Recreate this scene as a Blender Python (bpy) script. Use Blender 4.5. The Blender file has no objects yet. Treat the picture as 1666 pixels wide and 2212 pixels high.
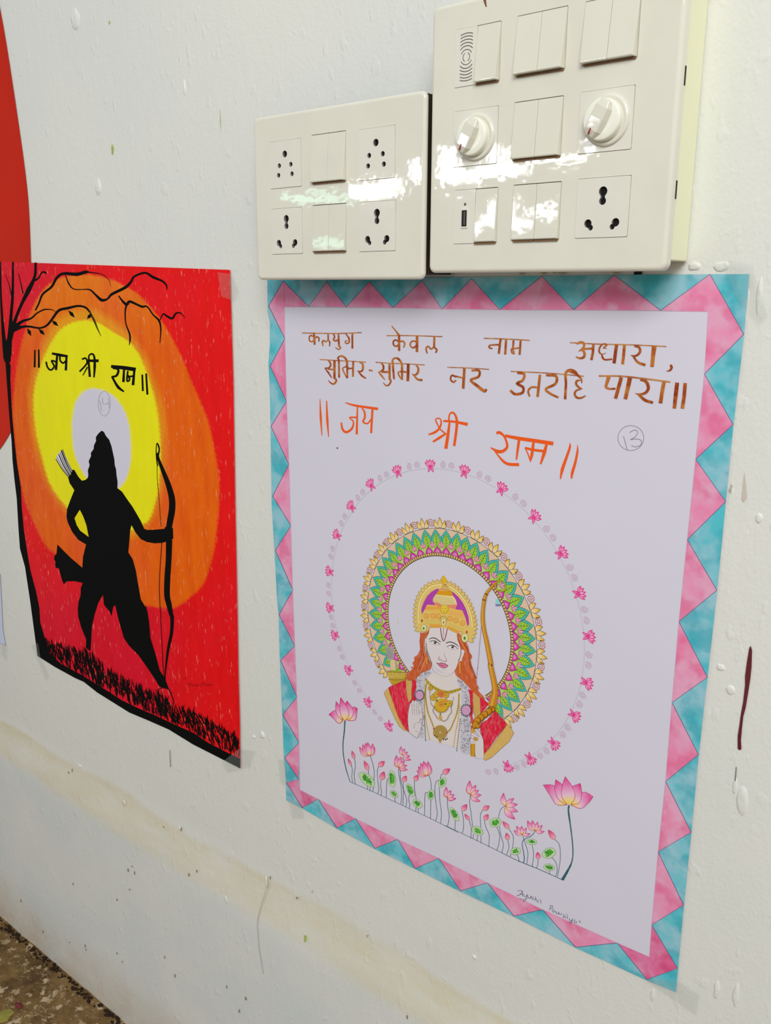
import bpy, bmesh, math, random
import numpy as np
from mathutils import Vector, Matrix
from mathutils.geometry import tessellate_polygon

# ------------------------------------------------------------------ camera, world, lights, exposure
sc = bpy.context.scene
COL = sc.collection
FW, FH = 1666, 2212
FPX = 1931.934
YAW, PITCH, ROLL = -0.68365363, 0.24516133, 0.00445883
H = 1.315            # eye height above the floor
D = 0.77             # distance from the eye to the wall plane (Y)

def cam_axes():
    ca, sa, cb, sb = math.cos(YAW), math.sin(YAW), math.cos(PITCH), math.sin(PITCH)
    cc, s_ = math.cos(ROLL), math.sin(ROLL)
    fwd = np.array([sa*cb, ca*cb, -sb]); right = np.array([ca, -sa, 0.0]); up = np.cross(right, fwd)
    return right*cc + up*s_, -right*s_ + up*cc, fwd
RIGHT, UP, FWD = cam_axes()
cam = bpy.data.cameras.new('camera'); cam_o = bpy.data.objects.new('camera', cam); COL.objects.link(cam_o)
cam.sensor_fit = 'VERTICAL'; cam.sensor_height = 24.0; cam.lens = FPX/FH*24.0
cam.clip_start = 0.02; cam.clip_end = 100
m = Matrix.Identity(4)
for i in range(3):
    m[i][0], m[i][1], m[i][2] = RIGHT[i], UP[i], -FWD[i]
m[2][3] = H
cam_o.matrix_world = m
sc.camera = cam_o

world = bpy.data.worlds.new('world'); sc.world = world; world.use_nodes = True
bg = world.node_tree.nodes['Background']
bg.inputs[0].default_value = (0.93, 0.97, 1.0, 1); bg.inputs[1].default_value = 0.47

def area(name, loc, target, sx, sy, power, color=(1, 1, 1)):
    l = bpy.data.lights.new(name, 'AREA'); l.shape = 'RECTANGLE'; l.size = sx; l.size_y = sy
    l.energy = power; l.color = color
    o = bpy.data.objects.new(name, l); COL.objects.link(o)
    o.location = loc
    o.rotation_euler = (Vector(target)-Vector(loc)).to_track_quat('-Z', 'Y').to_euler()
    return o
# assumed daylight: an added area lamp, high and to the right behind the eye
area('assumed_daylight', (1.15, -2.0, 3.3), (-0.8, 0.77, 1.2), 2.2, 1.5, 108, (1.0, 0.99, 0.965))
# small added lamps, placed to reflect as white streaks in the glossy plates
for x0, x1, z0, z1 in ((-3.27, -3.05, 1.765, 1.835), (-3.08, -2.96, 1.79, 1.855), (-2.89, -2.85, 1.84, 1.93), (-2.70, -2.63, 1.83, 1.96), (-2.66, -2.59, 1.80, 1.87), (-2.56, -2.50, 1.80, 1.85),
                       (-2.47, -2.24, 1.825, 1.865), (-2.43, -2.38, 1.88, 1.95), (-2.335, -2.30, 1.87, 1.94), (-2.20, -1.96, 1.865, 1.884), (-1.94, -1.89, 1.885, 1.925)):
    area('added_streak_lamp', ((x0+x1)/2, -2.3, (z0+z1)/2), ((x0+x1)/2*.25, 0.72, 1.42), x1-x0, z1-z0, 70*(x1-x0)*(z1-z0), (1, 1, 1))
area('added_green_streak_lamp', (-3.52, -2.3, 1.785), (-0.8, 0.72, 1.42), 0.42, 0.035, 0.26, (0.5, 1, 0.75))  # added green-tinted lamp, placed to reflect as a pale green streak

sc.view_settings.view_transform = 'Standard'; sc.view_settings.look = 'None'
sc.view_settings.gamma = 1.0; sc.view_settings.use_curve_mapping = False
sc.view_settings.exposure = -0.11

# ------------------------------------------------------------------ helpers
KE = 0.74     # display value of a white surface under this light
def lin(c):
    return tuple(((v/255)/12.92 if v/255 <= 0.04045 else ((v/255+0.055)/1.055)**2.4) for v in c)
def alb(c):
    return tuple(min(0.95, v/KE) for v in lin(c))
def mix(a, b, t):
    return tuple(a[i]*(1-t)+b[i]*t for i in range(3))

def uray(px, py):
    """pixel of the photograph -> direction (X/Y, Z/Y) of the wall point it shows"""
    a = (px-FW/2)/FPX; b = (py-FH/2)/FPX
    d = RIGHT*a - UP*b + FWD
    return (d[0]/d[1], d[2]/d[1])
def ident(a, b): return (a, b)
def crop(ox, oy, s):
    return lambda a, b: uray(ox+a*s, oy+b*s)
def at(px, py, d=D):
    u = uray(px, py); return Vector((u[0]*d, d, u[1]*d+H))

def tag(o, label=None, cat=None, group=None, kind=None):
    if label: o['label'] = label
    if cat: o['category'] = cat
    if group: o['group'] = group
    if kind: o['kind'] = kind
    return o
def empty(name, loc, label, cat, group=None):
    o = bpy.data.objects.new(name, None); o.empty_display_size = 0.05; COL.objects.link(o)
    o.location = loc; return tag(o, label, cat, group)
def link(name, me, mat, parent=None):
    o = bpy.data.objects.new(name, me); COL.objects.link(o)
    if mat is not None: me.materials.append(mat)
    if parent is not None:
        o.parent = parent
        if parent.type == 'EMPTY': o.matrix_parent_inverse = Matrix.Translation(parent.location).inverted()
    return o

def nodes(name):
    mt = bpy.data.materials.new(name); mt.use_nodes = True
    nt = mt.node_tree; return mt, nt, nt.nodes['Principled BSDF']
def N(nt, t, **kw):
    n = nt.nodes.new(t)
    for k, v in kw.items(): setattr(n, k, v)
    return n
def mixrgb(nt, a, b, f, mode='MIX'):
    n = N(nt, 'ShaderNodeMix', data_type='RGBA', blend_type=mode)
    for s, v in ((n.inputs[0], f), (n.inputs[6], a), (n.inputs[7], b)):
        if hasattr(v, 'is_linked') or hasattr(v, 'links'): nt.links.new(v, s)
        elif isinstance(v, (int, float)): s.default_value = v
        else: s.default_value = (*v, 1)
    return n.outputs[2]
def ramp(nt, src, stops):
    r = N(nt, 'ShaderNodeValToRGB'); nt.links.new(src, r.inputs[0])
    e = r.color_ramp.elements
    while len(e) < len(stops): e.new(0.5)
    for i, (p, c) in enumerate(stops):
        e[i].position = p; e[i].color = (c, c, c, 1) if isinstance(c, (int, float)) else (*c, 1)
    return r.outputs[0]
def objcoord(nt, scale=(1, 1, 1), rot=(0, 0, 0)):
    g = N(nt, 'ShaderNodeNewGeometry'); mp = N(nt, 'ShaderNodeMapping'); mp.inputs['Scale'].default_value = scale
    mp.inputs['Rotation'].default_value = rot
    nt.links.new(g.outputs['Position'], mp.inputs[0]); return mp.outputs[0]
def noise(nt, vec, sc_, detail=4, rough=0.5):
    n = N(nt, 'ShaderNodeTexNoise'); n.inputs['Scale'].default_value = sc_
    n.inputs['Detail'].default_value = detail; n.inputs['Roughness'].default_value = rough
    nt.links.new(vec, n.inputs['Vector']); return n.outputs['Fac']
def bump(nt, bsdf, h, dist, strength=1.0, prev=None):
    b = N(nt, 'ShaderNodeBump'); b.inputs['Distance'].default_value = dist; b.inputs['Strength'].default_value = strength
    nt.links.new(h, b.inputs['Height'])
    if prev is not None: nt.links.new(prev, b.inputs['Normal'])
    nt.links.new(b.outputs[0], bsdf.inputs['Normal']); return b.outputs[0]

# ------------------------------------------------------------------ materials
def ink_material(name, kind='flat', rough=0.62):
    mt, nt, b = nodes(name)
    at_ = N(nt, 'ShaderNodeVertexColor', layer_name='Col')
    c = at_.outputs[0]
    if kind == 'wash':            # felt pen washed over paper, blotchy
        v = objcoord(nt, (1, 1, 1))
        f = ramp(nt, noise(nt, v, 38, 3, 0.55), [(0.36, 0.0), (0.62, 1.0)])
        light = mixrgb(nt, c, alb((196, 190, 204)), 0.36)
        c2 = mixrgb(nt, c, light, f)
        f2 = ramp(nt, noise(nt, v, 44, 3, 0.5), [(0.48, 0.0), (0.62, 0.65)])
        c = mixrgb(nt, c2, mixrgb(nt, mixrgb(nt, c, c2, 1.0, 'MULTIPLY'), c, 0.35), f2)
    elif kind == 'crayon':        # wax crayon: streaks and bare specks of paper
        v = objcoord(nt, (330, 1, 62), (0, math.radians(8), 0))
        f = ramp(nt, noise(nt, v, 1.0, 2, 0.6), [(0.64, 0.0), (0.76, 0.5)])
        v2 = objcoord(nt, (60, 1, 14), (0, math.radians(-4), 0))
        g = ramp(nt, noise(nt, v2, 1.0, 3, 0.6), [(0.35, 0.0), (0.7, 1.0)])
        c2 = mixrgb(nt, c, mixrgb(nt, c, (0.90, 0.72, 0.60), 1.0, 'MULTIPLY'), g)
        v3 = objcoord(nt, (9, 1, 7))
        h = ramp(nt, noise(nt, v3, 1.0, 3, 0.5), [(0.48, 0.0), (0.75, 0.22)])
        c3 = mixrgb(nt, c2, alb((215, 30, 60)), h)
        c = mixrgb(nt, c3, alb((232, 180, 150)), f)
        # the bare moon keeps its colour
        sp = N(nt, 'ShaderNodeSeparateColor', mode='RGB'); nt.links.new(at_.outputs[0], sp.inputs[0])
        mb = ramp(nt, sp.outputs[2], [(0.25, 0.0), (0.45, 1.0)])
        yg = ramp(nt, sp.outputs[1], [(0.35, 0.0), (0.7, 0.75)])
        mm = N(nt, 'ShaderNodeMath', operation='MAXIMUM'); nt.links.new(mb, mm.inputs[0]); nt.links.new(yg, mm.inputs[1])
        c = mixrgb(nt, c, at_.outputs[0], mm.outputs[0])
    elif kind == 'marker':
        v = objcoord(nt, (1, 1, 1))
        f = ramp(nt, noise(nt, v, 140, 2, 0.5), [(0.38, 0.0), (0.62, 1.0)])
        c = mixrgb(nt, mixrgb(nt, c, (0.78, 0.62, 0.60), 1.0, 'MULTIPLY'), mixrgb(nt, c, (0.9, 0.50, 0.08), 0.22), f)
    elif kind == 'pencil':
        v = objcoord(nt, (420, 1, 160), (0, math.radians(18), 0))
        f = ramp(nt, noise(nt, v, 1.0, 2, 0.6), [(0.45, 0.0), (0.75, 0.14)])
        c = mixrgb(nt, c, (0.9, 0.86, 0.84), f)
    nt.links.new(c, b.inputs['Base Color'])
    b.inputs['Roughness'].default_value = rough
    b.inputs['Specular IOR Level'].default_value = {'black_paint': 0.06, 'wax_crayon': 0.09}.get(name, 0.15)
    # slow cockle of the sheet
    bump(nt, b, noise(nt, objcoord(nt), 7, 2, 0.5), 0.006, 0.35)
    return mt
INK = ink_material('ink')
WASH = ink_material('felt_wash', 'wash')
CRAYON = ink_material('wax_crayon', 'crayon', 0.42)
MARKER = ink_material('brown_marker', 'marker')
PENCIL = ink_material('colour_pencil', 'pencil')
BLACK = ink_material('black_paint', 'flat', 0.75)

def wall_material():
    mt, nt, b = nodes('limewashed_plaster')
    p = objcoord(nt)
    sep = N(nt, 'ShaderNodeSeparateXYZ'); nt.links.new(p, sep.inputs[0]); z = sep.outputs[2]
    base = mixrgb(nt, alb((205, 205, 198)), alb((199, 201, 196)), ramp(nt, noise(nt, p, 3.0, 3, 0.5), [(0.35, 0), (0.65, 1)]))
    # lower dado, a slightly cooler tone
    low = mixrgb(nt, alb((192, 198, 196)), alb((203, 203, 198)), ramp(nt, noise(nt, p, 5.0, 4, 0.6), [(0.35, 0), (0.7, 1)]))
    wob = noise(nt, objcoord(nt, (1, 1, 1)), 6.0, 3, 0.5)
    zz = N(nt, 'ShaderNodeMath', operation='MULTIPLY_ADD'); nt.links.new(wob, zz.inputs[0]); zz.inputs[1].default_value = 0.045
    nt.links.new(z, zz.inputs[2])
    zr = N(nt, 'ShaderNodeMapRange'); nt.links.new(zz.outputs[0], zr.inputs[0])
    zr.inputs[1].default_value = 0.0; zr.inputs[2].default_value = 1.0
    dado = ramp(nt, zr.outputs[0], [(0.425, 1.0), (0.437, 0.0)])
    c = mixrgb(nt, base, low, dado)
    band = ramp(nt, zr.outputs[0], [(0.418, 0.0), (0.440, 0.75), (0.500, 1.0), (0.510, 0.0)])
    bn = ramp(nt, noise(nt, objcoord(nt, (9, 1, 26)), 1.0, 4, 0.6), [(0.3, 0.25), (0.7, 1.0)])
    bm = N(nt, 'ShaderNodeMath', operation='MULTIPLY'); nt.links.new(band, bm.inputs[0]); nt.links.new(bn, bm.inputs[1])
    c = mixrgb(nt, c, alb((194, 187, 160)), bm.outputs[0])
    # rising damp and splashed dirt just above the floor
    damp = ramp(nt, zr.outputs[0], [(0.0, 1.0), (0.045, 0.75), (0.16, 0.0)])
    dn = ramp(nt, noise(nt, p, 16, 4, 0.6), [(0.3, 0.3), (0.7, 0.9)])
    dm = N(nt, 'ShaderNodeMath', operation='MULTIPLY'); nt.links.new(damp, dm.inputs[0]); nt.links.new(dn, dm.inputs[1])
    c = mixrgb(nt, c, alb((172, 150, 122)), dm.outputs[0])
    # specks of dirt
    vo = N(nt, 'ShaderNodeTexVoronoi', feature='F1'); vo.inputs['Scale'].default_value = 13
    vm = objcoord(nt, (1.7, 1, 1)); wn = N(nt, 'ShaderNodeTexNoise'); wn.inputs['Scale'].default_value = 60
    nt.links.new(vm, wn.inputs['Vector'])
    va = N(nt, 'ShaderNodeVectorMath', operation='MULTIPLY_ADD'); nt.links.new(wn.outputs['Color'], va.inputs[0]); va.inputs[1].default_value = (0.02,)*3
    nt.links.new(vm, va.inputs[2]); nt.links.new(va.outputs[0], vo.inputs['Vector'])
    sp = ramp(nt, vo.outputs['Distance'], [(0.035, 1.0), (0.055, 0.0)])
    keep = ramp(nt, noise(nt, p, 9, 2, 0.5), [(0.55, 0.0), (0.62, 0.85)])
    sm = N(nt, 'ShaderNodeMath', operation='MULTIPLY'); nt.links.new(sp, sm.inputs[0]); nt.links.new(keep, sm.inputs[1])
    c = mixrgb(nt, c, alb((120, 105, 85)), sm.outputs[0])
    nt.links.new(c, b.inputs['Base Color'])
    b.inputs['Roughness'].default_value = 0.42; b.inputs['Specular IOR Level'].default_value = 0.35
    # relief: brush drag, grit, blobs
    h1 = noise(nt, objcoord(nt, (90, 1, 34), (0, math.radians(6), 0)), 1.0, 3, 0.6)
    n1 = bump(nt, b, h1, 0.0016, 0.30)
    h2 = ramp(nt, noise(nt, objcoord(nt, (75, 75, 42)), 1.0, 2, 0.5), [(0.62, 0.0), (0.74, 1.0)])
    n2 = bump(nt, b, h2, 0.0014, 0.30, n1)
    h3 = ramp(nt, noise(nt, objcoord(nt, (34, 34, 20)), 1.0, 4, 0.65), [(0.64, 0.0), (0.76, 1.0)])
    n3 = bump(nt, b, h3, 0.0012, 0.20, n2)
    h4 = ramp(nt, noise(nt, objcoord(nt, (330, 330, 260)), 1.0, 2, 0.5), [(0.3, 0.0), (0.7, 1.0)])
    bump(nt, b, h4, 0.0004, 0.30, n3)
    return mt

def floor_material():
    mt, nt, b = nodes('old_terrazzo')
    p = objcoord(nt)
    base = mixrgb(nt, alb((84, 62, 34)), alb((124, 98, 60)), ramp(nt, noise(nt, p, 22, 5, 0.65), [(0.35, 0), (0.68, 1)]))
    base = mixrgb(nt, base, alb((58, 40, 24)), ramp(nt, noise(nt, p, 9, 4, 0.6), [(0.5, 0), (0.7, 0.8)]))
    wn = N(nt, 'ShaderNodeTexNoise'); wn.inputs['Scale'].default_value = 120; nt.links.new(p, wn.inputs['Vector'])
    va = N(nt, 'ShaderNodeVectorMath', operation='MULTIPLY_ADD'); nt.links.new(wn.outputs['Color'], va.inputs[0]); va.inputs[1].default_value = (0.026,)*3
    nt.links.new(p, va.inputs[2])
    last = base
    for s_, t0, t1, col, nz in ((36, 0.26, 0.34, (168, 150, 124), 26), (62, 0.24, 0.36, (150, 130, 100), 14), (110, 0.22, 0.34, (132, 112, 82), 20)):
        vo = N(nt, 'ShaderNodeTexVoronoi', feature='F1'); vo.inputs['Scale'].default_value = s_
        nt.links.new(va.outputs[0], vo.inputs['Vector'])
        f = ramp(nt, vo.outputs['Distance'], [(t0, 1.0), (t1, 0.0)])
        k = ramp(nt, noise(nt, p, nz, 2, 0.5), [(0.47, 0.0), (0.53, 0.95)])
        mm = N(nt, 'ShaderNodeMath', operation='MULTIPLY'); nt.links.new(f, mm.inputs[0]); nt.links.new(k, mm.inputs[1])
        last = mixrgb(nt, last, alb(col), mm.outputs[0])
    nt.links.new(last, b.inputs['Base Color'])
    b.inputs['Roughness'].default_value = 0.75; b.inputs['Specular IOR Level'].default_value = 0.2
    bump(nt, b, noise(nt, p, 60, 5, 0.65), 0.003, 0.5)
    return mt

def plastic(name, col, rough=0.12, coat=0.35, spec=0.5):
    mt, nt, b = nodes(name)
    p = objcoord(nt)
    c = mixrgb(nt, alb(col), alb(tuple(v*0.985 for v in col)), ramp(nt, noise(nt, p, 30, 3, 0.5), [(0.4, 0), (0.7, 1)]))
    vo = N(nt, 'ShaderNodeTexVoronoi', feature='F1'); vo.inputs['Scale'].default_value = 42; nt.links.new(p, vo.inputs['Vector'])
    sp = ramp(nt, vo.outputs['Distance'], [(0.03, 0.7), (0.05, 0.0)])
    k = ramp(nt, noise(nt, p, 14, 2, 0.5), [(0.6, 0.0), (0.64, 1.0)])
    mm = N(nt, 'ShaderNodeMath', operation='MULTIPLY'); nt.links.new(sp, mm.inputs[0]); nt.links.new(k, mm.inputs[1])
    c = mixrgb(nt, c, alb((130, 115, 90)), mm.outputs[0])
    nt.links.new(c, b.inputs['Base Color'])
    b.inputs['Roughness'].default_value = rough; b.inputs['Specular IOR Level'].default_value = spec
    b.inputs['Coat Weight'].default_value = coat; b.inputs['Coat Roughness'].default_value = 0.03
    bump(nt, b, noise(nt, p, 26, 3, 0.6), 0.0015, 0.16)
    return mt
def plain(name, col, rough=0.5, spec=0.4, nz=40, var=0.08, raw=False):
    mt, nt, b = nodes(name)
    a = alb(col)
    c = mixrgb(nt, a, tuple(v*(1-var) for v in a), noise(nt, objcoord(nt), nz, 3, 0.5))
    nt.links.new(c, b.inputs['Base Color'])
    b.inputs['Roughness'].default_value = rough; b.inputs['Specular IOR Level'].default_value = spec
    return mt
WALL = wall_material(); FLOOR = floor_material()
PLATE = plastic('glossy_white_plastic', (204, 202, 188), 0.035)
ROCKER = plastic('rocker_white_plastic', (202, 200, 186), 0.04)
MODULE = plastic('module_white_plastic', (205, 203, 191), 0.04)
KNOB = plastic('cream_knob_plastic', (232, 228, 205), 0.22)
BOX = plain('cream_box_plastic', (246, 230, 186), 0.4, 0.4, 10, 0.04)
BOXD = plain('shaded_box_plastic', (52, 42, 30), 0.6, 0.3, 20, 0.6)  # dark box colour with the shade between the boards painted in
DARK = plain('dark_hole', (16, 14, 14), 0.6, 0.3)
DIRT_SHADE = plain('brown_dirt_and_shade', (128, 96, 66), 0.8, 0.1, 60, 0.5)  # brown for the plate's dirt run and the painted shade under the rockers
RED = plain('red_mark', (140, 40, 50), 0.4)
METAL = plain('port_metal', (70, 68, 66), 0.3)
GREY = plain('grille_grey', (92, 88, 80), 0.6)
REDPAPER = plain('red_paper', (196, 34, 8), 0.45, 0.08, 5, 0.35)
def tape_material():
    mt, nt, b = nodes('clear_tape')
    b.inputs['Base Color'].default_value = (*alb((160, 168, 162)), 1); b.inputs['Roughness'].default_value = 0.12
    b.inputs['Alpha'].default_value = 0.075
    h = ramp(nt, noise(nt, objcoord(nt, (60, 60, 22), (0, 0.5, 0)), 1.0, 3, 0.6), [(0.4, 0), (0.7, 1)])
    bump(nt, b, h, 0.0016, 0.6)
    return mt
TAPE = tape_material()

# ------------------------------------------------------------------ setting: wall and floor
def fbm(x, y, seed):
    r = np.random.RandomState(seed); v = np.zeros_like(x)
    for k in range(5):
        f = 2.2*1.9**k
        for _ in range(4):
            a = r.rand()*math.tau; ph = r.rand()*math.tau
            v += np.sin((x*math.cos(a)+y*math.sin(a))*f*2.1+ph)/(1.8**k)
    return v/6

def build_wall():
    xs = np.arange(-3.6, 1.601, 0.0125); zs = np.arange(-0.05, 2.751, 0.0125)
    X, Z = np.meshgrid(xs, zs)
    n = fbm(X, Z, 3)*0.0005
    # the dado stands proud below a sloping, hand-floated shoulder
    top = 0.497 + 0.006*np.sin(X*3.1) + 0.004*np.sin(X*11)
    bot = 0.405 + 0.012*np.sin(X*2.3+1) + 0.005*np.sin(X*9)
    t = np.clip((top-Z)/(top-bot), 0, 1); t = t*t*(3-2*t)
    rough = fbm(X*6, Z*6, 9)*0.0009*np.exp(-((Z-0.45)/0.06)**2)
    Y = D + 0.0007 + n - 0.009*t + rough
    Y = np.where(Z > 0.55, np.maximum(Y, D), Y)
    V = np.stack([X.ravel(), Y.ravel(), Z.ravel()], 1)
    nx = len(xs); nz = len(zs)
    i = np.arange(nz-1)[:, None]*nx+np.arange(nx-1)[None, :]; i = i.ravel()
    F = np.stack([i, i+1, i+nx+1, i+nx], 1)
    me = bpy.data.meshes.new('wall_back'); me.from_pydata(V.tolist(), [], F.tolist())
    me.polygons.foreach_set('use_smooth', [True]*len(me.polygons))
    o = link('wall_back', me, WALL); o['kind'] = 'structure'
    # masonry behind the plaster
    bm = bmesh.new(); bmesh.ops.create_cube(bm, size=1)
    bmesh.ops.scale(bm, vec=(5.2, 0.15, 2.8), verts=bm.verts); bmesh.ops.translate(bm, vec=(-1.0, D+0.085, 1.35), verts=bm.verts)
    me = bpy.data.meshes.new('masonry'); bm.to_mesh(me); bm.free(); link('masonry', me, WALL, o)
    return o
wall = build_wall()

def build_floor():
    xs = np.linspace(-3.6, 1.6, 130); ys = np.linspace(-3.4, D-0.004, 110)
    X, Y = np.meshgrid(xs, ys)
    Z = fbm(X*2, Y*2, 5)*0.0012
    Z += np.where(Y > D-0.05, fbm(X*14, Y*14, 8)*0.004, 0)
    V = np.stack([X.ravel(), Y.ravel(), Z.ravel()], 1); nx = len(xs)
    i = (np.arange(len(ys)-1)[:, None]*nx+np.arange(nx-1)[None, :]).ravel()
    me = bpy.data.meshes.new('floor'); me.from_pydata(V.tolist(), [], np.stack([i, i+1, i+nx+1, i+nx], 1).tolist())
    me.polygons.foreach_set('use_smooth', [True]*len(me.polygons))
    o = link('floor', me, FLOOR); o['kind'] = 'structure'
    # black grit packed into the joint with the wall
    rnd = random.Random(4); bm = bmesh.new()
    for k in range(520):
        x = rnd.uniform(-2.3, -0.9); r = rnd.uniform(0.0010, 0.0038)
        mt = Matrix.Translation((x, D-0.012-abs(rnd.gauss(0, 0.007)), 0.001)) @ Matrix.Diagonal((r*1.6, r, r*0.6, 1))
        bmesh.ops.create_icosphere(bm, subdivisions=1, radius=1, matrix=mt)
    me = bpy.data.meshes.new('grit'); bm.to_mesh(me); bm.free()
    g = link('grit', me, plain('black_grit', (52, 38, 28), 0.9, 0.1, 80, 0.6), o); g['kind'] = 'stuff'
    return o
floor = build_floor()

# ------------------------------------------------------------------ flat art: outlines laid on paper
def resample(pts, w, smooth=True, step=4):
    P = [np.array(p, float) for p in pts]
    n = len(P)
    if not isinstance(w, (list, tuple)): w = [w]*n
    if len(w) != n:
        w = list(np.interp(np.linspace(0, 1, n), np.linspace(0, 1, len(w)), w))
    if n < 3 or not smooth: return P, list(w)
    out = []; ow = []
    for i in range(n-1):
        p0 = P[i-1] if i > 0 else 2*P[0]-P[1]; p1 = P[i]; p2 = P[i+1]; p3 = P[i+2] if i+2 < n else 2*P[-1]-P[-2]
        for k in range(step):
            t = k/step
            out.append(0.5*((2*p1)+(-p0+p2)*t+(2*p0-5*p1+4*p2-p3)*t*t+(-p0+3*p1-3*p2+p3)*t**3)); ow.append(w[i]*(1-t)+w[i+1]*t)
    out.append(P[-1]); ow.append(w[-1]); return out, ow
def closed_smooth(pts, step=3):
    P = [np.array(p, float) for p in pts]; n = len(P); out = []
    for i in range(n):
        p0, p1, p2, p3 = P[i-1], P[i], P[(i+1) % n], P[(i+2) % n]
        for k in range(step):
            t = k/step
            out.append(0.5*((2*p1)+(-p0+p2)*t+(2*p0-5*p1+4*p2-p3)*t*t+(-p0+3*p1-3*p2+p3)*t**3))
    return out

class Art:
    """thin layers of colour on one sheet; every element lies a hair above the last"""
    def __init__(s, off, step=0.000002):
        s.V = []; s.F = []; s.C = []; s.off = off; s.lv = 0; s.step = step; s.marks = []
    def v(s, u, c):
        d = D-s.off-s.lv*s.step
        s.V.append((u[0]*d, d, u[1]*d+H)); s.C.append((*alb(c), 1)); return len(s.V)-1
    def poly(s, pts, col, f=uray, smooth=False, up=True):
        if smooth: pts = closed_smooth(pts)
        U = [f(*p) for p in pts]
        idx = [s.v(u, col(*pts[i]) if callable(col) else col) for i, u in enumerate(U)]
        for t in tessellate_polygon([[Vector((u[0], u[1], 0)) for u in U]]):
            s.F.append(tuple(idx[k] for k in t))
        if up: s.lv += 1
    def stroke(s, pts, w, col, f=uray, smooth=True, step=4):
        P, W = resample(pts, w, smooth, step); n = len(P); prev = None
        for i in range(n):
            t = P[min(i+1, n-1)]-P[max(i-1, 0)]; L = math.hypot(*t) or 1.0
            nn = np.array([-t[1], t[0]])/L*W[i]/2
            a = s.v(f(*(P[i]+nn)), col); b = s.v(f(*(P[i]-nn)), col)
            if prev: s.F.append((prev[0], prev[1], b, a))
            prev = (a, b)
        s.lv += 1
    def band(s, A, B, stops, f=uray, n=10):
        """surface between two side lines, colour by position from start (0) to end (1)"""
        def rs(L):
            L = [np.array(p, float) for p in L]; d = [0]
            for i in range(1, len(L)): d.append(d[-1]+np.hypot(*(L[i]-L[i-1])))
            tt = np.linspace(0, d[-1], n)
            return list(zip(np.interp(tt, d, [p[0] for p in L]), np.interp(tt, d, [p[1] for p in L])))
        A = rs(A); B = rs(B); prev = None
        for i in range(n):
            t = i/(n-1); k = 0
            while k < len(stops)-2 and t > stops[k+1][0]: k += 1
            (t0, c0), (t1, c1) = stops[k], stops[k+1]
            c = mix(c0, c1, min(1, max(0, (t-t0)/(t1-t0))))
            a = s.v(f(*A[i]), c); b = s.v(f(*B[i]), c)
            if prev: s.F.append((prev[0], prev[1], b, a))
            prev = (a, b)
        s.lv += 1
    def circle(s, c, r, col, f=uray, n=14, ry=None, rot=0):
        ry = ry or r; cr, sr = math.cos(rot), math.sin(rot)
        s.poly([(c[0]+r*math.cos(a)*cr-ry*math.sin(a)*sr, c[1]+r*math.cos(a)*sr+ry*math.sin(a)*cr) for a in [math.tau*k/n for k in range(n)]], col, f)
    def ring(s, c, r, w, col, f=uray, n=20, ry=None, a0=0, a1=math.tau):
        ry = ry or r
        s.stroke([(c[0]+r*math.cos(a0+(a1-a0)*k/n), c[1]+ry*math.sin(a0+(a1-a0)*k/n)) for k in range(n+1)], w, col, f, False)
    def cut(s, name, reset=False):
        s.marks.append((name, len(s.V), len(s.F)))
        if reset: s.lv = 0
    def build(s, name, mat, parent, label=None):
        if s.marks:      # every marked piece becomes an object of its own
            V, F, C, marks = s.V, s.F, s.C, s.marks; s.marks = []
            if marks[0][1] > 0: marks = [(name, 0, 0)]+marks
            for i, (nm, v0, f0) in enumerate(marks):
                v1, f1 = (marks[i+1][1], marks[i+1][2]) if i+1 < len(marks) else (len(V), len(F))
                if v1 == v0: continue
                s.V = V[v0:v1]; s.C = C[v0:v1]; s.F = [tuple(k-v0 for k in f) for f in F[f0:f1]]
                s.build(nm, mat, parent)
            return None
        me = bpy.data.meshes.new(name); me.from_pydata(s.V, [], s.F)
        ca = me.color_attributes.new('Col', 'FLOAT_COLOR', 'POINT')
        ca.data.foreach_set('color', np.array(s.C, 'f').ravel())
        o = link(name, me, mat, parent)
        if label: o['label'] = label
        return o

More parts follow.
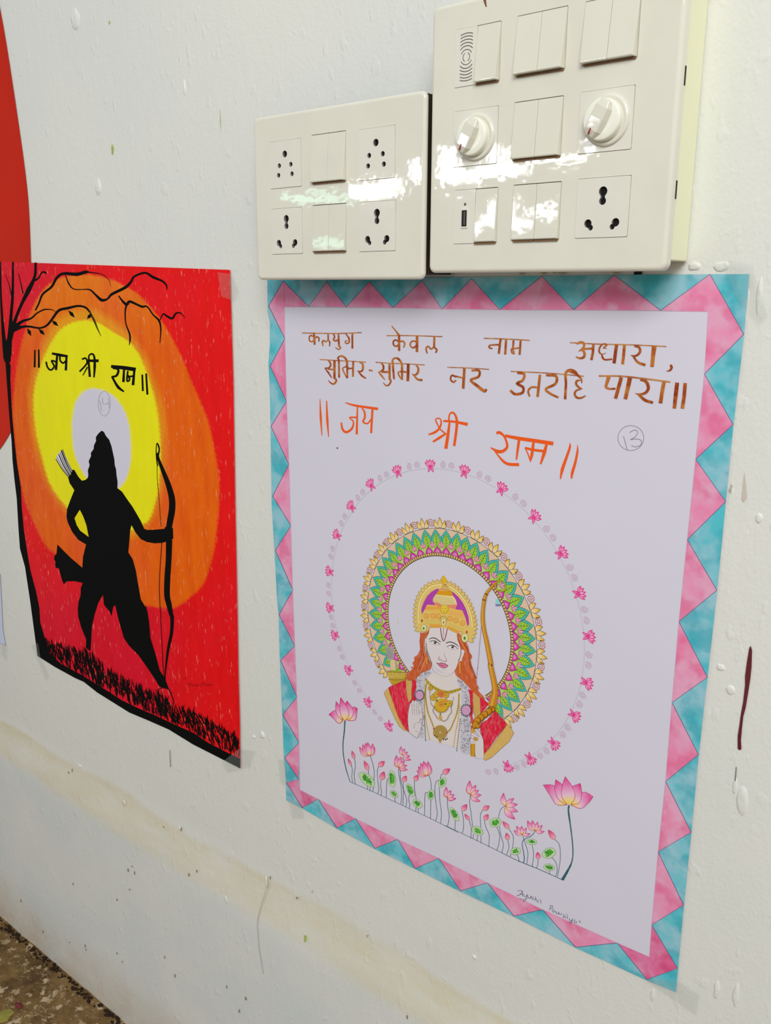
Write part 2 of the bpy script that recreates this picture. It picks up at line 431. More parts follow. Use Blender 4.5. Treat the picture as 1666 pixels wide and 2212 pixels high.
def coons(top, right, bottom, left, nu, nv):
    """points of a sheet between four edge lines (pixel space)"""
    def smp(L, n):
        L = np.array(L, float); d = np.r_[0, np.cumsum(np.hypot(*np.diff(L, axis=0).T))]; t = np.linspace(0, d[-1], n)
        return np.stack([np.interp(t, d, L[:, 0]), np.interp(t, d, L[:, 1])], 1)
    T, B, Lf, R_ = smp(top, nu), smp(bottom, nu), smp(left, nv), smp(right, nv)
    u = np.linspace(0, 1, nu)[None, :, None]; v = np.linspace(0, 1, nv)[:, None, None]
    P = (1-v)*T[None]+v*B[None]+(1-u)*Lf[:, None]+u*R_[:, None]
    P -= (1-u)*(1-v)*T[0]+u*(1-v)*T[-1]+(1-u)*v*B[0]+u*v*B[-1]
    return P
def sheet(name, P, off, mat, colf, parent, thick=0.0003):
    nv, nu, _ = P.shape; V = []; C = []
    cols = colf(P.reshape(-1, 2))
    for (x, y) in P.reshape(-1, 2):
        u = uray(x, y); d = D-off; V.append((u[0]*d, d, u[1]*d+H))
    i = (np.arange(nv-1)[:, None]*nu+np.arange(nu-1)[None, :]).ravel()
    F = np.stack([i, i+nu, i+nu+1, i+1], 1).tolist()
    # rim of the sheet, so it has a cut edge
    edge = list(range(nu))+[r*nu+nu-1 for r in range(1, nv)]+[(nv-1)*nu+c for c in range(nu-2, -1, -1)]+[r*nu for r in range(nv-2, 0, -1)]
    base = len(V)
    for e in edge: V.append((V[e][0], V[e][1]+thick, V[e][2]))
    ne = len(edge)
    for k in range(ne): F.append([edge[k], edge[(k+1) % ne], base+(k+1) % ne, base+k])
    me = bpy.data.meshes.new(name); me.from_pydata(V, [], F)
    A = np.zeros((len(V), 4), 'f'); A[:, 3] = 1
    A[:base, :3] = cols; A[base:, :3] = alb((215, 205, 200))
    ca = me.color_attributes.new('Col', 'FLOAT_COLOR', 'POINT'); ca.data.foreach_set('color', A.ravel())
    return link(name, me, mat, parent)
PAPER_OFF = 0.0014
# ------------------------------------------------------------------ left drawing: archer before the sun
TL = lambda a, b: (a*.31813, 540+b*.31813)
FM = lambda a, b: (80+a*.27011, 900+b*.27011)
BL = lambda a, b: (60+a*.28812, 1300+b*.28812)
LB = lambda a, b: (a*.2712, 900+b*.2712)
def PX(T, L): return [T(*p) for p in L]

red_disc_pts = []
def build_red_disc():
    # big painted paper disc, mostly beyond the left edge of the view
    c = at(-10, 545); c = Vector((-1.60, D, H+0.085))
    bm = bmesh.new(); rx = 0.267; rz = 0.385; n = 72
    out = closed_smooth([(-1.44, .59), (-1.40, .52), (-1.365, .397), (-1.346, .27), (-1.334, .15), (-1.338, .07), (-1.352, -.03), (-1.385, -.14), (-1.43, -.215), (-1.4976, -.276), (-1.58, -.32), (-1.70, -.34), (-1.85, -.30), (-1.97, -.15), (-2.02, .1), (-1.97, .4), (-1.85, .6), (-1.68, .70), (-1.52, .66)], 5)
    n = len(out); f = [bm.verts.new((p[0], D-0.0006, p[1]+H)) for p in out[::-1]]
    b_ = [bm.verts.new((v.co.x, D-0.0003, v.co.z)) for v in f]
    bm.faces.new(f[::-1])
    for k in range(n): bm.faces.new((f[k], f[(k+1) % n], b_[(k+1) % n], b_[k]))
    bmesh.ops.recalc_face_normals(bm, faces=bm.faces)
    me = bpy.data.meshes.new('red_disc'); bm.to_mesh(me); bm.free()
    return tag(link('red_disc', me, REDPAPER), 'big glossy red paper disc on the wall behind the left drawing', 'wall decoration')
build_red_disc()

L_top = [(1, 565), (497, 583)]
L_left = [(1, 565), (3, 640), (9, 740), (15, 830), (20, 900), (25, 954), (27, 995), (31, 1035), (36, 1076), (38, 1110), (40, 1144), (43, 1185), (54, 1225), (65, 1298), (72, 1350), (81, 1417)]
L_right = [(497, 583), (498.5, 640), (501, 720), (504, 820), (506, 950), (508, 1080), (511, 1230), (513, 1330), (515, 1450), (518, 1560), (519, 1660)]
L_bot = [(81, 1417), (119, 1441), (141, 1453), (161, 1464), (181, 1473), (210, 1496), (247, 1519), (279, 1539), (322, 1557), (365, 1576), (417, 1608), (470, 1635), (519, 1660)]
moon = [(203, 839), (190, 842), (178, 848), (165, 866), (160, 880), (156.5, 905), (156, 930), (158, 962), (164, 989), (175, 1013), (188, 1032), (205, 1050), (230, 1064), (255, 1055), (269, 1040), (279, 1016), (283, 981), (282, 949), (279, 920), (272, 895), (262, 876), (248, 858), (225, 844)]
yellow = [(73, 890), (73, 850), (78, 820), (88, 790), (102, 756), (118, 728), (134, 709), (159, 696), (191, 692), (223, 703), (242, 717), (277, 737), (302, 769), (324, 826), (337, 874), (344, 925), (347, 970), (346, 1010), (341, 1062), (334, 1089), (327, 1113), (318, 1127), (306, 1133), (270, 1150), (200, 1150), (170, 1125), (144, 1095), (130, 1079), (106, 1041), (90, 985), (80, 945)]
glow = [(66, 890), (66, 840), (72, 800), (84, 765), (102, 722), (125, 692), (155, 674), (192, 668), (228, 682), (262, 706), (292, 736), (318, 780), (336, 830), (350, 880), (357, 940), (355, 1010), (346, 1070), (334, 1110), (318, 1133), (290, 1160), (200, 1160), (165, 1130), (138, 1098), (120, 1075), (96, 1035), (82, 985), (72, 940)]
orange = [(28, 900), (30, 850), (36, 800), (44, 755), (54, 718), (64, 680), (78, 650), (95, 625), (120, 605), (150, 596), (185, 593), (215, 597), (245, 606), (270, 619), (298, 636), (325, 664), (353, 699), (388, 762), (410, 815), (430, 862), (448, 905), (460, 955), (471, 1016), (474, 1062), (471, 1116), (463, 1183), (453, 1224), (439, 1262), (412, 1289), (382, 1311), (361, 1313), (315, 1308), (260, 1290), (180, 1250), (150, 1225), (119, 1195), (103, 1184), (89, 1163), (73, 1128), (60, 1100), (49, 1063), (38, 1008), (33, 954)]
def sdist(P, poly):
    poly = np.array(closed_smooth(poly, 2)); n = len(poly); ins = np.zeros(len(P), bool); dm = np.full(len(P), 1e9)
    for i in range(n):
        a = poly[i]; b = poly[(i+1) % n]; ab = b-a; L = (ab**2).sum() or 1
        t = np.clip(((P-a)@ab)/L, 0, 1); dm = np.minimum(dm, np.hypot(*(P-a-t[:, None]*ab).T))
        cnd = (a[1] > P[:, 1]) != (b[1] > P[:, 1]); xx = (b[0]-a[0])*(P[:, 1]-a[1])/((b[1]-a[1]) or 1e-9)+a[0]
        ins ^= cnd & (P[:, 0] < xx)
    return np.where(ins, -dm, dm)
def crayon_cols(P):
    jit = np.sin(P[:, 0]*0.9+P[:, 1]*0.23)*0.7+np.sin(P[:, 0]*0.37-P[:, 1]*0.6)*0.8
    sm = lambda s, w: np.clip(0.5-(s+jit)/w, 0, 1)[:, None]
    x, y = P[:, 0], P[:, 1]
    red = np.array(alb((226, 18, 20))); pink = np.array(alb((206, 20, 44)))
    low = np.clip((y-1180)/160, 0, 1)*np.clip((430-x)/120, 0.15, 1)
    lt = np.clip((190-x)/120, 0, 1)*np.clip((720-y)/80, 0, 1)
    C = red*(1-np.clip(low+lt, 0, 1))[:, None]+pink*np.clip(low+lt, 0, 1)[:, None]
    o1 = np.array(alb((230, 96, 6))); o2 = np.array(alb((236, 118, 14)))
    og = np.clip((760-y)/160, 0, 1)[:, None]
    k = sm(sdist(P, orange), 5+0*x); C = C*(1-k)+(o1*(1-og)+o2*og)*k
    k = sm(sdist(P, glow), 18); C = C*(1-k)+np.array(alb((232, 150, 20)))*k
    k = sm(sdist(P, yellow), 5); C = C*(1-k)+np.array(alb((226, 216, 14)))*k
    k = sm(sdist(P, moon), 4); C = C*(1-k)+np.array(alb((196, 193, 206)))*k
    return C

def build_left_poster():
    c = at(300, 1100)
    root = empty('drawing_poster', (c.x, D, c.z), 'red and orange crayon drawing of a black archer silhouette before a yellow sun', 'poster', 'hand-drawn posters taped to the wall')
    sheet('paper', coons(L_top, L_right, L_bot, L_left, 190, 400), PAPER_OFF, CRAYON, crayon_cols, root)
    K = (10, 12, 11)
    # painted tree trunk and lower border
    a = Art(PAPER_OFF+.00010)
    inner = [(13, 763), (23, 790), (22.5, 820), (24, 858), (27, 906), (32, 959), (37, 1003), (45, 1052), (47, 1095), (51.5, 1144), (58, 1187), (66, 1233), (77, 1274), (85, 1312), (87, 1345), (95, 1372), (108, 1415)]
    outer = [(10, 760)]+[p for p in L_left if p[1] > 765]
    a.poly(outer+[(95, 1421)]+inner[::-1], K)
    top = [(106, 1410), (132, 1434), (175, 1457), (233, 1493), (262, 1512), (299, 1530), (337, 1546), (377, 1565), (420, 1584), (449, 1604), (492, 1626), (519, 1639)]
    a.poly([(80, 1400)]+top+[(519, 1660)]+L_bot[::-1][1:], K)
    a.build('ground_border', BLACK, root)
    a = Art(PAPER_OFF+.00012)
    S = lambda pts, w: a.stroke(PX(TL, pts), [q*.318 for q in (w if isinstance(w, list) else [w])*1] if isinstance(w, list) else w*.318, K)
    S([(4, 80), (6, 300), (14, 450), (26, 600), (45, 740)], [8, 12, 16, 26, 44])
    S([(88, 80), (86, 300), (76, 430), (68, 560), (56, 720)], [12, 18, 20, 30, 42])
    S([(242, 85), (236, 180), (195, 270), (150, 360), (112, 450), (84, 540), (58, 640), (50, 760)], [16, 18, 32, 20, 20, 30, 40, 44])
    S([(35, 170), (60, 230), (78, 310)], [3, 5, 8]); S([(125, 160), (140, 220), (155, 295)], [5, 6, 10])
    S([(235, 208), (262, 190), (282, 155), (300, 150), (316, 162)], [14, 10, 9, 14, 8])
    S([(240, 410), (265, 360), (290, 300), (350, 250), (385, 190), (430, 160), (520, 165), (580, 150), (605, 150)], [10, 12, 14, 16, 18, 18, 24, 22, 10])
    S([(600, 150), (690, 165), (740, 205), (752, 250)], [8, 5, 4, 2])
    S([(445, 170), (465, 225), (500, 265), (560, 268), (610, 270), (650, 305), (690, 340), (730, 332), (760, 300), (850, 255), (890, 215), (912, 180), (985, 155), (1040, 185), (1100, 210), (1130, 240), (1133, 272)], [6, 10, 8, 6, 10, 14, 22, 12, 18, 20, 16, 14, 14, 18, 14, 12, 5])
    S([(805, 310), (830, 345), (860, 370), (880, 350), (930, 370), (965, 385), (1000, 385), (1040, 440), (1080, 480), (1092, 540), (1086, 632)], [8, 14, 20, 18, 14, 16, 10, 10, 14, 10, 5])
    S([(860, 370), (850, 420), (855, 500), (880, 570), (883, 612), (877, 648)], [14, 10, 8, 12, 12, 3])
    S([(1085, 478), (1108, 435), (1135, 450), (1170, 465), (1195, 430), (1230, 430), (1258, 464)], [6, 10, 14, 15, 12, 8, 3])
    S([(95, 530), (150, 485), (210, 465), (250, 430), (300, 405), (350, 405), (382, 422)], [34, 18, 12, 10, 10, 6, 3])
    S([(90, 540), (150, 522), (200, 520), (270, 530), (320, 510), (360, 460), (400, 410), (460, 395), (530, 380), (580, 390), (610, 420)], [36, 18, 14, 12, 14, 16, 18, 18, 14, 14, 12])
    a.build('bare_tree', BLACK, root)
    a = Art(PAPER_OFF+.00014)
    a.stroke(PX(TL, [(606, 415), (640, 480), (660, 530), (686, 585)]), [4, 4.6, 3, 1], (60, 50, 10))
    a.cut('twig_end')
    for x0, y0, x1, y1 in ((186, 530, 211, 585), (262, 535, 304, 578), (352, 478, 396, 517), (464, 410, 508, 460), (622, 432, 592, 468)):
        a.cut('leaf'); a.stroke(PX(TL, [(x0, y0), ((x0+x1)/2, (y0+y1)/2), (x1, y1)]), [.6, 8, .4], K)
    a.build('leaves', BLACK, root)
    # lettering
    a = Art(PAPER_OFF+.00016); s = .318
    def T(pts, w, smooth=True): a.stroke(PX(TL, pts), [q*s for q in w] if isinstance(w, list) else w*s, K, smooth=smooth)
    a.cut('danda_bars'); T([(237, 678), (235, 797)], [10, 14]); T([(263, 675), (264, 799)], [10, 14])
    a.cut('painted_word'); T([(352, 702), (400, 712), (460, 722)], [14, 20, 16]); T([(313, 758), (322, 795), (345, 815), (368, 790), (350, 752), (388, 762)], 12); T([(388, 712), (380, 815)], [14, 17])
    T([(408, 715), (408, 748), (428, 768), (448, 752)], 12); T([(452, 718), (447, 818)], [14, 17])
    a.cut('painted_word'); T([(556, 742), (582, 735), (592, 762), (575, 790), (540, 826)], 12); T([(594, 795), (562, 852)], [10, 6]); T([(600, 742), (610, 862)], [14, 16]); T([(588, 752), (670, 752)], [16, 20])
    T([(604, 745), (604, 718), (624, 705), (640, 725), (643, 790), (638, 866)], [12, 10, 12, 14, 18, 10])
    a.cut('painted_word'); T([(754, 790), (840, 800), (922, 812)], [20, 26, 26]); T([(765, 800), (803, 812), (792, 852), (758, 862)], [14, 16, 16, 12]); T([(760, 858), (782, 900), (806, 935), (842, 962)], [14, 16, 20, 10])
    T([(842, 812), (838, 897)], [14, 18]); T([(868, 820), (862, 888), (880, 880), (870, 850)], 12); T([(862, 862), (905, 856)], 12); T([(912, 818), (903, 918)], [15, 19])
    a.cut('danda_bars'); T([(966, 846), (970, 958)], [12, 13]); T([(992, 838), (1001, 982)], [12, 14])
    a.build('lettering', BLACK, root)
    a = Art(PAPER_OFF+.00018); G = (140, 135, 150)
    a.ring(TL(708, 1043), 13, .8, G, ry=27)
    a.stroke(PX(TL, [(678, 1022), (690, 1092)]), .9, G); a.stroke(PX(TL, [(695, 1000), (702, 1045), (738, 1040)]), .9, G); a.stroke(PX(TL, [(735, 1008), (742, 1072)]), .9, G)
    a.build('pencil_number', INK, root, 'number 14 in a pencil oval')
    # archer
    a = Art(PAPER_OFF+.00020)
    body = PX(FM, [(517, 112), (535, 122), (550, 153), (577, 185), (595, 235), (607, 290), (618, 340), (622, 390), (632, 420), (636, 470), (644, 520), (643, 572), (680, 600), (720, 660), (760, 715), (800, 782), (830, 835), (858, 897), (880, 906), (930, 905), (1020, 897), (1025, 880), (1083, 893), (1086, 975), (1040, 998), (1000, 1010), (940, 1013), (880, 1003), (830, 980), (790, 930), (755, 868), (745, 910), (738, 1000), (730, 1085), (765, 1140), (790, 1230), (805, 1320), (830, 1460), (865, 1520)])
    body += PX(BL, [(885, 30), (897, 70), (910, 150), (920, 270), (960, 400), (990, 515), (1020, 560), (1040, 605), (1062, 662), (985, 635), (960, 590), (900, 500), (830, 400), (760, 330), (720, 270), (700, 200), (680, 130), (655, 25), (640, 40), (628, 108), (612, 70), (580, 35), (568, 0)])
    body += PX(FM, [(535, 1500), (527, 1425), (490, 1490), (455, 1600)])+PX(BL, [(500, 100), (480, 190), (475, 300), (470, 372), (436, 345), (437, 280), (400, 190), (377, 90)])
    body += PX(FM, [(330, 1600), (326, 1540), (332, 1480), (348, 1430), (350, 1370), (365, 1330), (300, 1316), (235, 1318), (215, 1342), (200, 1310), (175, 1215), (147, 1207), (143, 1180), (148, 1160), (136, 1140), (140, 1112), (155, 1098), (163, 1022), (200, 1060), (270, 1130), (362, 1208), (368, 1120), (392, 1022), (330, 985), (280, 920), (245, 845), (235, 800), (240, 740), (265, 670), (298, 588), (260, 530), (248, 485), (270, 465), (282, 425), (298, 425), (330, 480), (358, 512), (385, 507), (405, 490), (410, 470), (406, 430), (420, 390), (413, 355), (432, 315), (430, 290), (452, 260), (455, 230), (472, 195), (470, 165), (490, 135)])
    a.cut('archer_silhouette'); a.poly(body, K)
    a.cut('arm_gap'); a.poly(PX(FM, [(342, 745), (358, 775), (372, 805), (395, 870), (413, 962), (370, 930), (345, 912), (318, 868), (300, 812)]), (214, 200, 20))
    a.build('archer_silhouette', BLACK, root)
    a = Art(PAPER_OFF+.00024)
    a.stroke(PX(FM, [(963, 290), (975, 350), (1010, 440), (1050, 545), (1078, 650), (1080, 740), (1065, 830), (1055, 900), (1056, 1000), (1052, 1150), (1042, 1300), (1040, 1430), (1055, 1500), (1072, 1580)])+PX(BL, [(1082, 120), (1078, 230), (1055, 340), (1040, 450), (1030, 560), (1038, 625)]), [c*.27 for c in (14, 22, 32, 42, 50, 52, 50, 46, 50, 46, 48, 46, 44, 34, 30, 26, 22, 16, 8, 5)], K)
    a.stroke(PX(FM, [(965, 395), (955, 330), (953, 255), (960, 212), (972, 235), (977, 265), (968, 310)]), [3, 2.2, 2, 2, 3.5, 3, 4], K)
    a.stroke(PX(FM, [(961, 300), (962, 500), (975, 650), (992, 880)]), 1.1, K)
    a.stroke(PX(FM, [(998, 1005), (985, 1200), (978, 1400), (990, 1600)])+PX(BL, [(997, 130), (1005, 280), (1010, 400), (1018, 520), (1030, 615)]), 1.5, K)
    a.stroke(PX(FM, [(1083, 890), (1086, 977)]), 2, K)
    a.build('bow', BLACK, root)
    a = Art(PAPER_OFF+.00024)
    a.poly(PX(FM, [(150, 333), (172, 290), (203, 262), (283, 432), (250, 485)]), (205, 200, 205))
    for x0, y0, x1, y1, w in ((150, 338, 250, 482, 1.6), (157, 320, 255, 478, 1.0), (172, 300, 262, 475, 2.2), (184, 285, 268, 468, 1.4), (193, 270, 276, 458, 2.0), (203, 262, 284, 440, 1.4), (197, 268, 280, 448, .9)):
        a.stroke(PX(FM, [(x0, y0), ((x0+x1)/2-3, (y0+y1)/2+6), (x1, y1)]), w, K)
    a.build('arrows', BLACK, root)
    # painted grass
    a = Art(PAPER_OFF+.00028, 0.0000008); rnd = random.Random(11)
    hx = [60, 120, 300, 450, 530, 650, 830, 900, 1000, 1100, 1250, 1400, 1560, 1600]; hy = [250, 255, 318, 345, 412, 520, 598, 655, 650, 760, 795, 890, 975, 1060]
    bx = [60, 170, 250, 400, 600, 700, 830, 960, 1100, 1250, 1350, 1500, 1600]; by = [330, 405, 465, 545, 670, 735, 800, 855, 920, 985, 1055, 1130, 1178]
    for k in range(620):
        if k < 290: a.cut('grass_blade')
        elif k == 290: a.cut('painted_grass')
        x = rnd.uniform(105, 1585); yb = np.interp(x, bx, by)+6; yt = np.interp(x, hx, hy)
        t = rnd.random(); y0 = yb+(yt-yb)*t*0.75; h = (yb-yt)*rnd.uniform(.28, .5)
        lean = rnd.gauss(-14, 16)
        y1 = max(y0-h, yt-rnd.uniform(-10, 10))
        x1 = max(100, min(1588, x+lean))
        a.stroke(PX(BL, [(x, y0), ((x+x1)/2+rnd.uniform(-4, 4), (y0+y1)/2), (x1, y1)]), [rnd.uniform(1.2, 2.4), rnd.uniform(1.6, 3.0), .4], K, step=2)
    a.build('painted_grass', BLACK, root)
    for o in root.children:
        if o.name.startswith('painted_grass'): o['kind'] = 'stuff'
    a = Art(PAPER_OFF+.00034)
    a.cut('trailing_cloth')
    for pts in ([(965, 665), (1010, 645), (1060, 660), (1092, 745), (1095, 770)],): a.stroke(PX(BL, pts), [1, 2, 2.4, 2, 1], K)
    for x0, y0, x1, y1 in ((1012, 655, 1018, 700), (1050, 660, 1062, 700), (1062, 745, 1078, 785)): a.stroke(PX(BL, [(x0, y0), (x1, y1)]), .9, (225, 120, 130))
    D_ = (120, 12, 20); a.cut('signature')
    for pts in ([(1165, 580), (1195, 572)], [(1192, 620), (1215, 612), (1232, 610)], [(1214, 612), (1210, 645)], [(1225, 628), (1232, 622), (1238, 632), (1246, 622), (1254, 632), (1262, 622), (1266, 634), (1276, 618), (1280, 632)], [(1302, 605), (1300, 640)], [(1300, 608), (1320, 606), (1322, 618), (1305, 622)], [(1325, 628), (1334, 620), (1340, 630), (1350, 620), (1356, 630), (1366, 616), (1372, 630), (1382, 612)]):
        a.stroke(PX(BL, pts), .8, D_)
    a.build('signature', INK, root, 'thin scrawled signature on the red')
    return root
build_left_poster()
# ------------------------------------------------------------------ right drawing: border, verse, crowned archer
R_left = [(577, 604), (578, 640), (578, 672), (583, 700), (583, 745), (580, 785), (583, 850), (584, 900), (585.5, 1000), (587, 1095), (593, 1190), (598, 1285), (602, 1330), (604.5, 1427), (610, 1544), (613, 1633), (617, 1680), (618.5, 1729)]
R_top = [(577, 604), (800, 602), (1100, 597), (1400, 593), (1619, 592)]
R_right = [(1619, 592), (1618, 610), (1608, 722), (1585, 917), (1568.6, 1083), (1550, 1275), (1529, 1463), (1510, 1630), (1494, 1798), (1478, 1955), (1460.5, 2143.5)]
R_bot = [(618.5, 1729), (653, 1746), (728, 1790), (810, 1834), (897, 1877), (995, 1926), (1111, 1980.5), (1244, 2047.5), (1320, 2082), (1398, 2118), (1460.5, 2143.5)]
R1 = lambda a, b: (560+a*.32413, 590+b*.32413)
R2 = lambda a, b: (1020+a*.37215, 590+b*.37215)
C5 = lambda a, b: (680+a*.15606, 1300+b*.15606)
C6 = lambda a, b: (860+a*.15006, 1220+b*.15006)
C7 = lambda a, b: (820+a*.18007, 1420+b*.18007)
C9 = lambda a, b: (690+a*.18007, 1480+b*.18007)
C10 = lambda a, b: (960+a*.20408, 1620+b*.20408)
C11 = lambda a, b: (960+a*.32413, 1780+b*.32413)
MC = (-0.700, -0.4792)       # centre of the halo, in wall units of one eye distance
RC = (-0.7037, -0.4666)      # centre of the lotus ring

zig = [(612, 607), (667, 662), (706, 609), (748, 663), (798, 608), (849, 664.5), (912, 606), (955, 668), (1019, 602), (1080, 669), (1170.7, 596.5), (1239.5, 669), (1327, 594), (1427.5, 670.5), (1534, 592.5),
       (1607, 722), (1522, 808), (1584, 917), (1503, 992), (1568, 1083.6), (1485, 1165.6), (1549, 1275), (1467, 1342.6), (1528.5, 1463), (1452, 1517.5), (1509, 1630), (1438, 1688), (1493.5, 1798), (1422, 1840), (1477, 1955), (1408, 1998), (1464, 2091.8),
       (1398, 2116), (1334, 2037), (1243.6, 2046), (1172, 1964.7), (1110.7, 1979), (1053, 1907), (995, 1924.5), (948, 1854), (897, 1876), (859.6, 1813), (810, 1832.5), (768, 1768), (728, 1788.5), (687.4, 1726), (653, 1745),
       (619, 1691), (645, 1682.6), (615, 1637), (646, 1604), (611, 1543.7), (641.7, 1505.8), (606.3, 1427), (637, 1395), (603, 1327.6), (632.8, 1274.7), (595, 1189), (628.7, 1135.5), (589.2, 1072), (624, 1003), (585.6, 921), (619, 867), (583.8, 791), (615.5, 731.6), (580.5, 660.7)]
inner = [(614, 663), (850, 665), (1100, 669.5), (1300, 670), (1530, 673), (1522, 808), (1503, 992), (1485, 1165), (1467, 1342), (1452, 1517), (1438, 1688), (1422, 1840), (1408, 1998), (1403, 2067), (1334, 2037), (1172, 1964.7), (1053, 1907), (948, 1854), (859, 1813), (768, 1768), (687, 1726), (648, 1706), (646, 1604), (641, 1505), (637, 1395), (632, 1275), (628, 1135), (624, 1000), (619, 867), (615.5, 732)]

def petal(a, base, tip, hw, stops, line, lw, f, bend=0.0, fat=0.55):
    """a leaf-shaped petal from base to tip"""
    b = np.array(base, float); t = np.array(tip, float); d = t-b; L = math.hypot(*d) or 1; n = np.array([-d[1], d[0]])/L
    A = []; B = []
    for k in range(8):
        s = k/7; w = hw*(math.sin(math.pi*min(1, s**0.75*0.98+0.02))**0.9) if s < 1 else 0
        m_ = b+d*s+n*bend*L*math.sin(math.pi*s)
        A.append(tuple(m_+n*w)); B.append(tuple(m_-n*w))
    a.band(A, B, stops, f, 8)
    if lw: a.stroke(A, lw, line, f, False); a.stroke(B, lw, line, f, False)

PK = (206, 52, 128); PKL = (219, 168, 196); PKM = (214, 110, 160); YB = (225, 190, 90)
def lotus(a, base, tips, f, wf=0.2, lw=.9, yb=YB, line=(186, 30, 100)):
    n = len(tips); order = sorted(range(n), key=lambda i: -abs(i-(n-1)/2))
    for i in order:
        t = tips[i]; L = math.hypot(t[0]-base[0], t[1]-base[1])
        side = (i-(n-1)/2)/max(1, (n-1)/2)
        petal(a, base, t, L*wf, [(0, yb), (.22, (228, 196, 150)), (.45, PKL), (.75, PKM), (1, PK)], line, lw, f, bend=0.14*side)

def build_right_poster():
    c = at(1050, 1300)
    root = empty('drawing_poster', (c.x, D, c.z), 'white drawing of a crowned archer in floral halo, teal and pink triangle border', 'poster', 'hand-drawn posters taped to the wall')
    pc = np.array(alb((195, 192, 204)))
    sheet('paper', coons(R_top, R_right, R_bot, R_left, 60, 80), PAPER_OFF, INK, lambda P: np.repeat(pc[None], len(P), 0), root)
    # teal field of the border: a frame between the paper's edge and the inner line
    a = Art(PAPER_OFF+.00008)
    TEAL = (78, 174, 185)
    outer = R_top[:-1]+R_right[:-1]+R_bot[::-1][:-1]+R_left[::-1][:-1]
    bm_in = inner
    U = [[uray(*p) for p in outer], [uray(*p) for p in bm_in]]
    idx = [a.v(u, TEAL) for l in U for u in l]
    for t in tessellate_polygon([[Vector((u[0], u[1], 0)) for u in l] for l in U]): a.F.append(tuple(idx[k] for k in t))
    a.build('teal_border', WASH, root, 'teal felt-pen border field')
    a = Art(PAPER_OFF+.00016)
    U = [[uray(*p) for p in zig], [uray(*p) for p in inner]]
    # pink triangles, each its own patch of felt pen
    PINK = (213, 124, 160)
    corner_fix = {0: [(614, 663)], 14: [(1530, 673)], 32: None}
    nz = len(zig)
    for i, p in enumerate(zig):
        q0 = zig[i-1]; q1 = zig[(i+1) % nz]
        is_out = i % 2 == 0 if i <= 14 else (i % 2 == 1 if i <= 31 else (i % 2 == 0 if i <= 46 else i % 2 == 1))
        if not is_out: continue
        t_ = [q0, p, q1]
        if i == 0: t_ = [p, q1, (614, 663)]
        elif i == 65: t_ = [q0, p, q1, (614, 663)]
        elif i == 14: t_ = [q0, p, (1530, 673)]
        elif i == 15: t_ = [(1530, 673), zig[14], p, q1]
        elif i == 31: t_ = [q0, p, zig[32], (1403, 2067)]
        elif i == 32: t_ = [(1403, 2067), p, q1]
        elif i == 46: t_ = [q0, p, (648, 1706)]
        elif i == 47: t_ = [(648, 1706), zig[46], p, q1]
        a.cut('pink_triangle'); a.poly(t_, (204, 92, 138) if i in (31, 32, 46, 47) else PINK)
        a.lv = 0
    a.build('pink_triangles', WASH, root, 'row of pink felt-pen triangles')
    a = Art(PAPER_OFF+.00022); LN = (96, 84, 120)
    a.cut('zigzag_line'); a.stroke(zig+[zig[0]], 1.5, LN, smooth=False)
    a.cut('corner_line')
    a.stroke([(614, 607), (614, 663)], 1.0, (190, 100, 140), smooth=False)
    a.cut('inner_line'); a.stroke(inner+[inner[0]], .9, (200, 150, 180), smooth=False)
    a.build('border_lines', INK, root)

    # ---- verse in brown marker
    a = Art(PAPER_OFF+.00024)
    BR = (160, 78, 32); HL = (172, 112, 70)
    Z = {1: (690, 760, .14406), 2: (1230, 720, .15606), 3: (650, 700, .18607), 4: (1050, 900, .12605), 5: (560, 590, .32413), 6: (1020, 590, .37215)}
    def T(z, pts, w, c=BR): ox, oy, s = Z[z]; a.stroke([(ox+x*s, oy+y*s) for x, y in pts], [q*s for q in w] if isinstance(w, list) else w*s, c)
    def W(z, pts, w): a.cut('verse_word'); T(z, pts, w, HL)
    W(3, [(12, 103), (250, 108), (480, 108), (706, 98)], 12)
    T(3, [(152, 98), (160, 240)], 24); T(3, [(150, 150), (120, 132), (98, 150), (100, 190), (128, 205), (155, 180)], 16); T(3, [(162, 165), (185, 148), (210, 165), (208, 205)], [14, 18, 18, 12])
    T(3, [(258, 255), (250, 210), (268, 190), (290, 208), (316, 185), (336, 215), (330, 260)], [14, 20, 16, 14, 16, 18, 10]); T(3, [(316, 112), (318, 190)], [16, 20])
    T(3, [(378, 112), (392, 150), (378, 180), (405, 195), (436, 180)], 18); T(3, [(436, 110), (444, 250), (462, 272), (440, 295), (402, 272)], [18, 24, 14, 14, 10])
    T(3, [(520, 112), (556, 160), (560, 210), (528, 226), (514, 200), (545, 190)], [12, 20, 20, 14, 12, 8]); T(3, [(598, 110), (598, 284)], 22)
    W(3, [(995, 134), (1300, 134), (1644, 146)], 12); T(3, [(1054, 20), (1110, 90), (1142, 134)], [10, 18, 26])
    T(3, [(1140, 135), (1142, 312)], 26); T(3, [(1138, 205), (1100, 184), (1074, 205), (1080, 245), (1110, 258), (1138, 232)], 18); T(3, [(1150, 205), (1180, 198), (1206, 225), (1192, 275)], [14, 20, 20, 14])
    T(3, [(1350, 140), (1348, 324)], 30); T(3, [(1340, 205), (1300, 196), (1270, 225), (1280, 262), (1310, 275), (1338, 250)], 18)
    T(3, [(1468, 342), (1454, 285), (1478, 258), (1512, 290), (1545, 270), (1578, 300), (1566, 334)], [14, 20, 18, 16, 18, 24, 16]); T(3, [(1550, 140), (1548, 270)], [24, 24])
    W(1, [(5, 114), (300, 132), (520, 142), (700, 155)], 14)
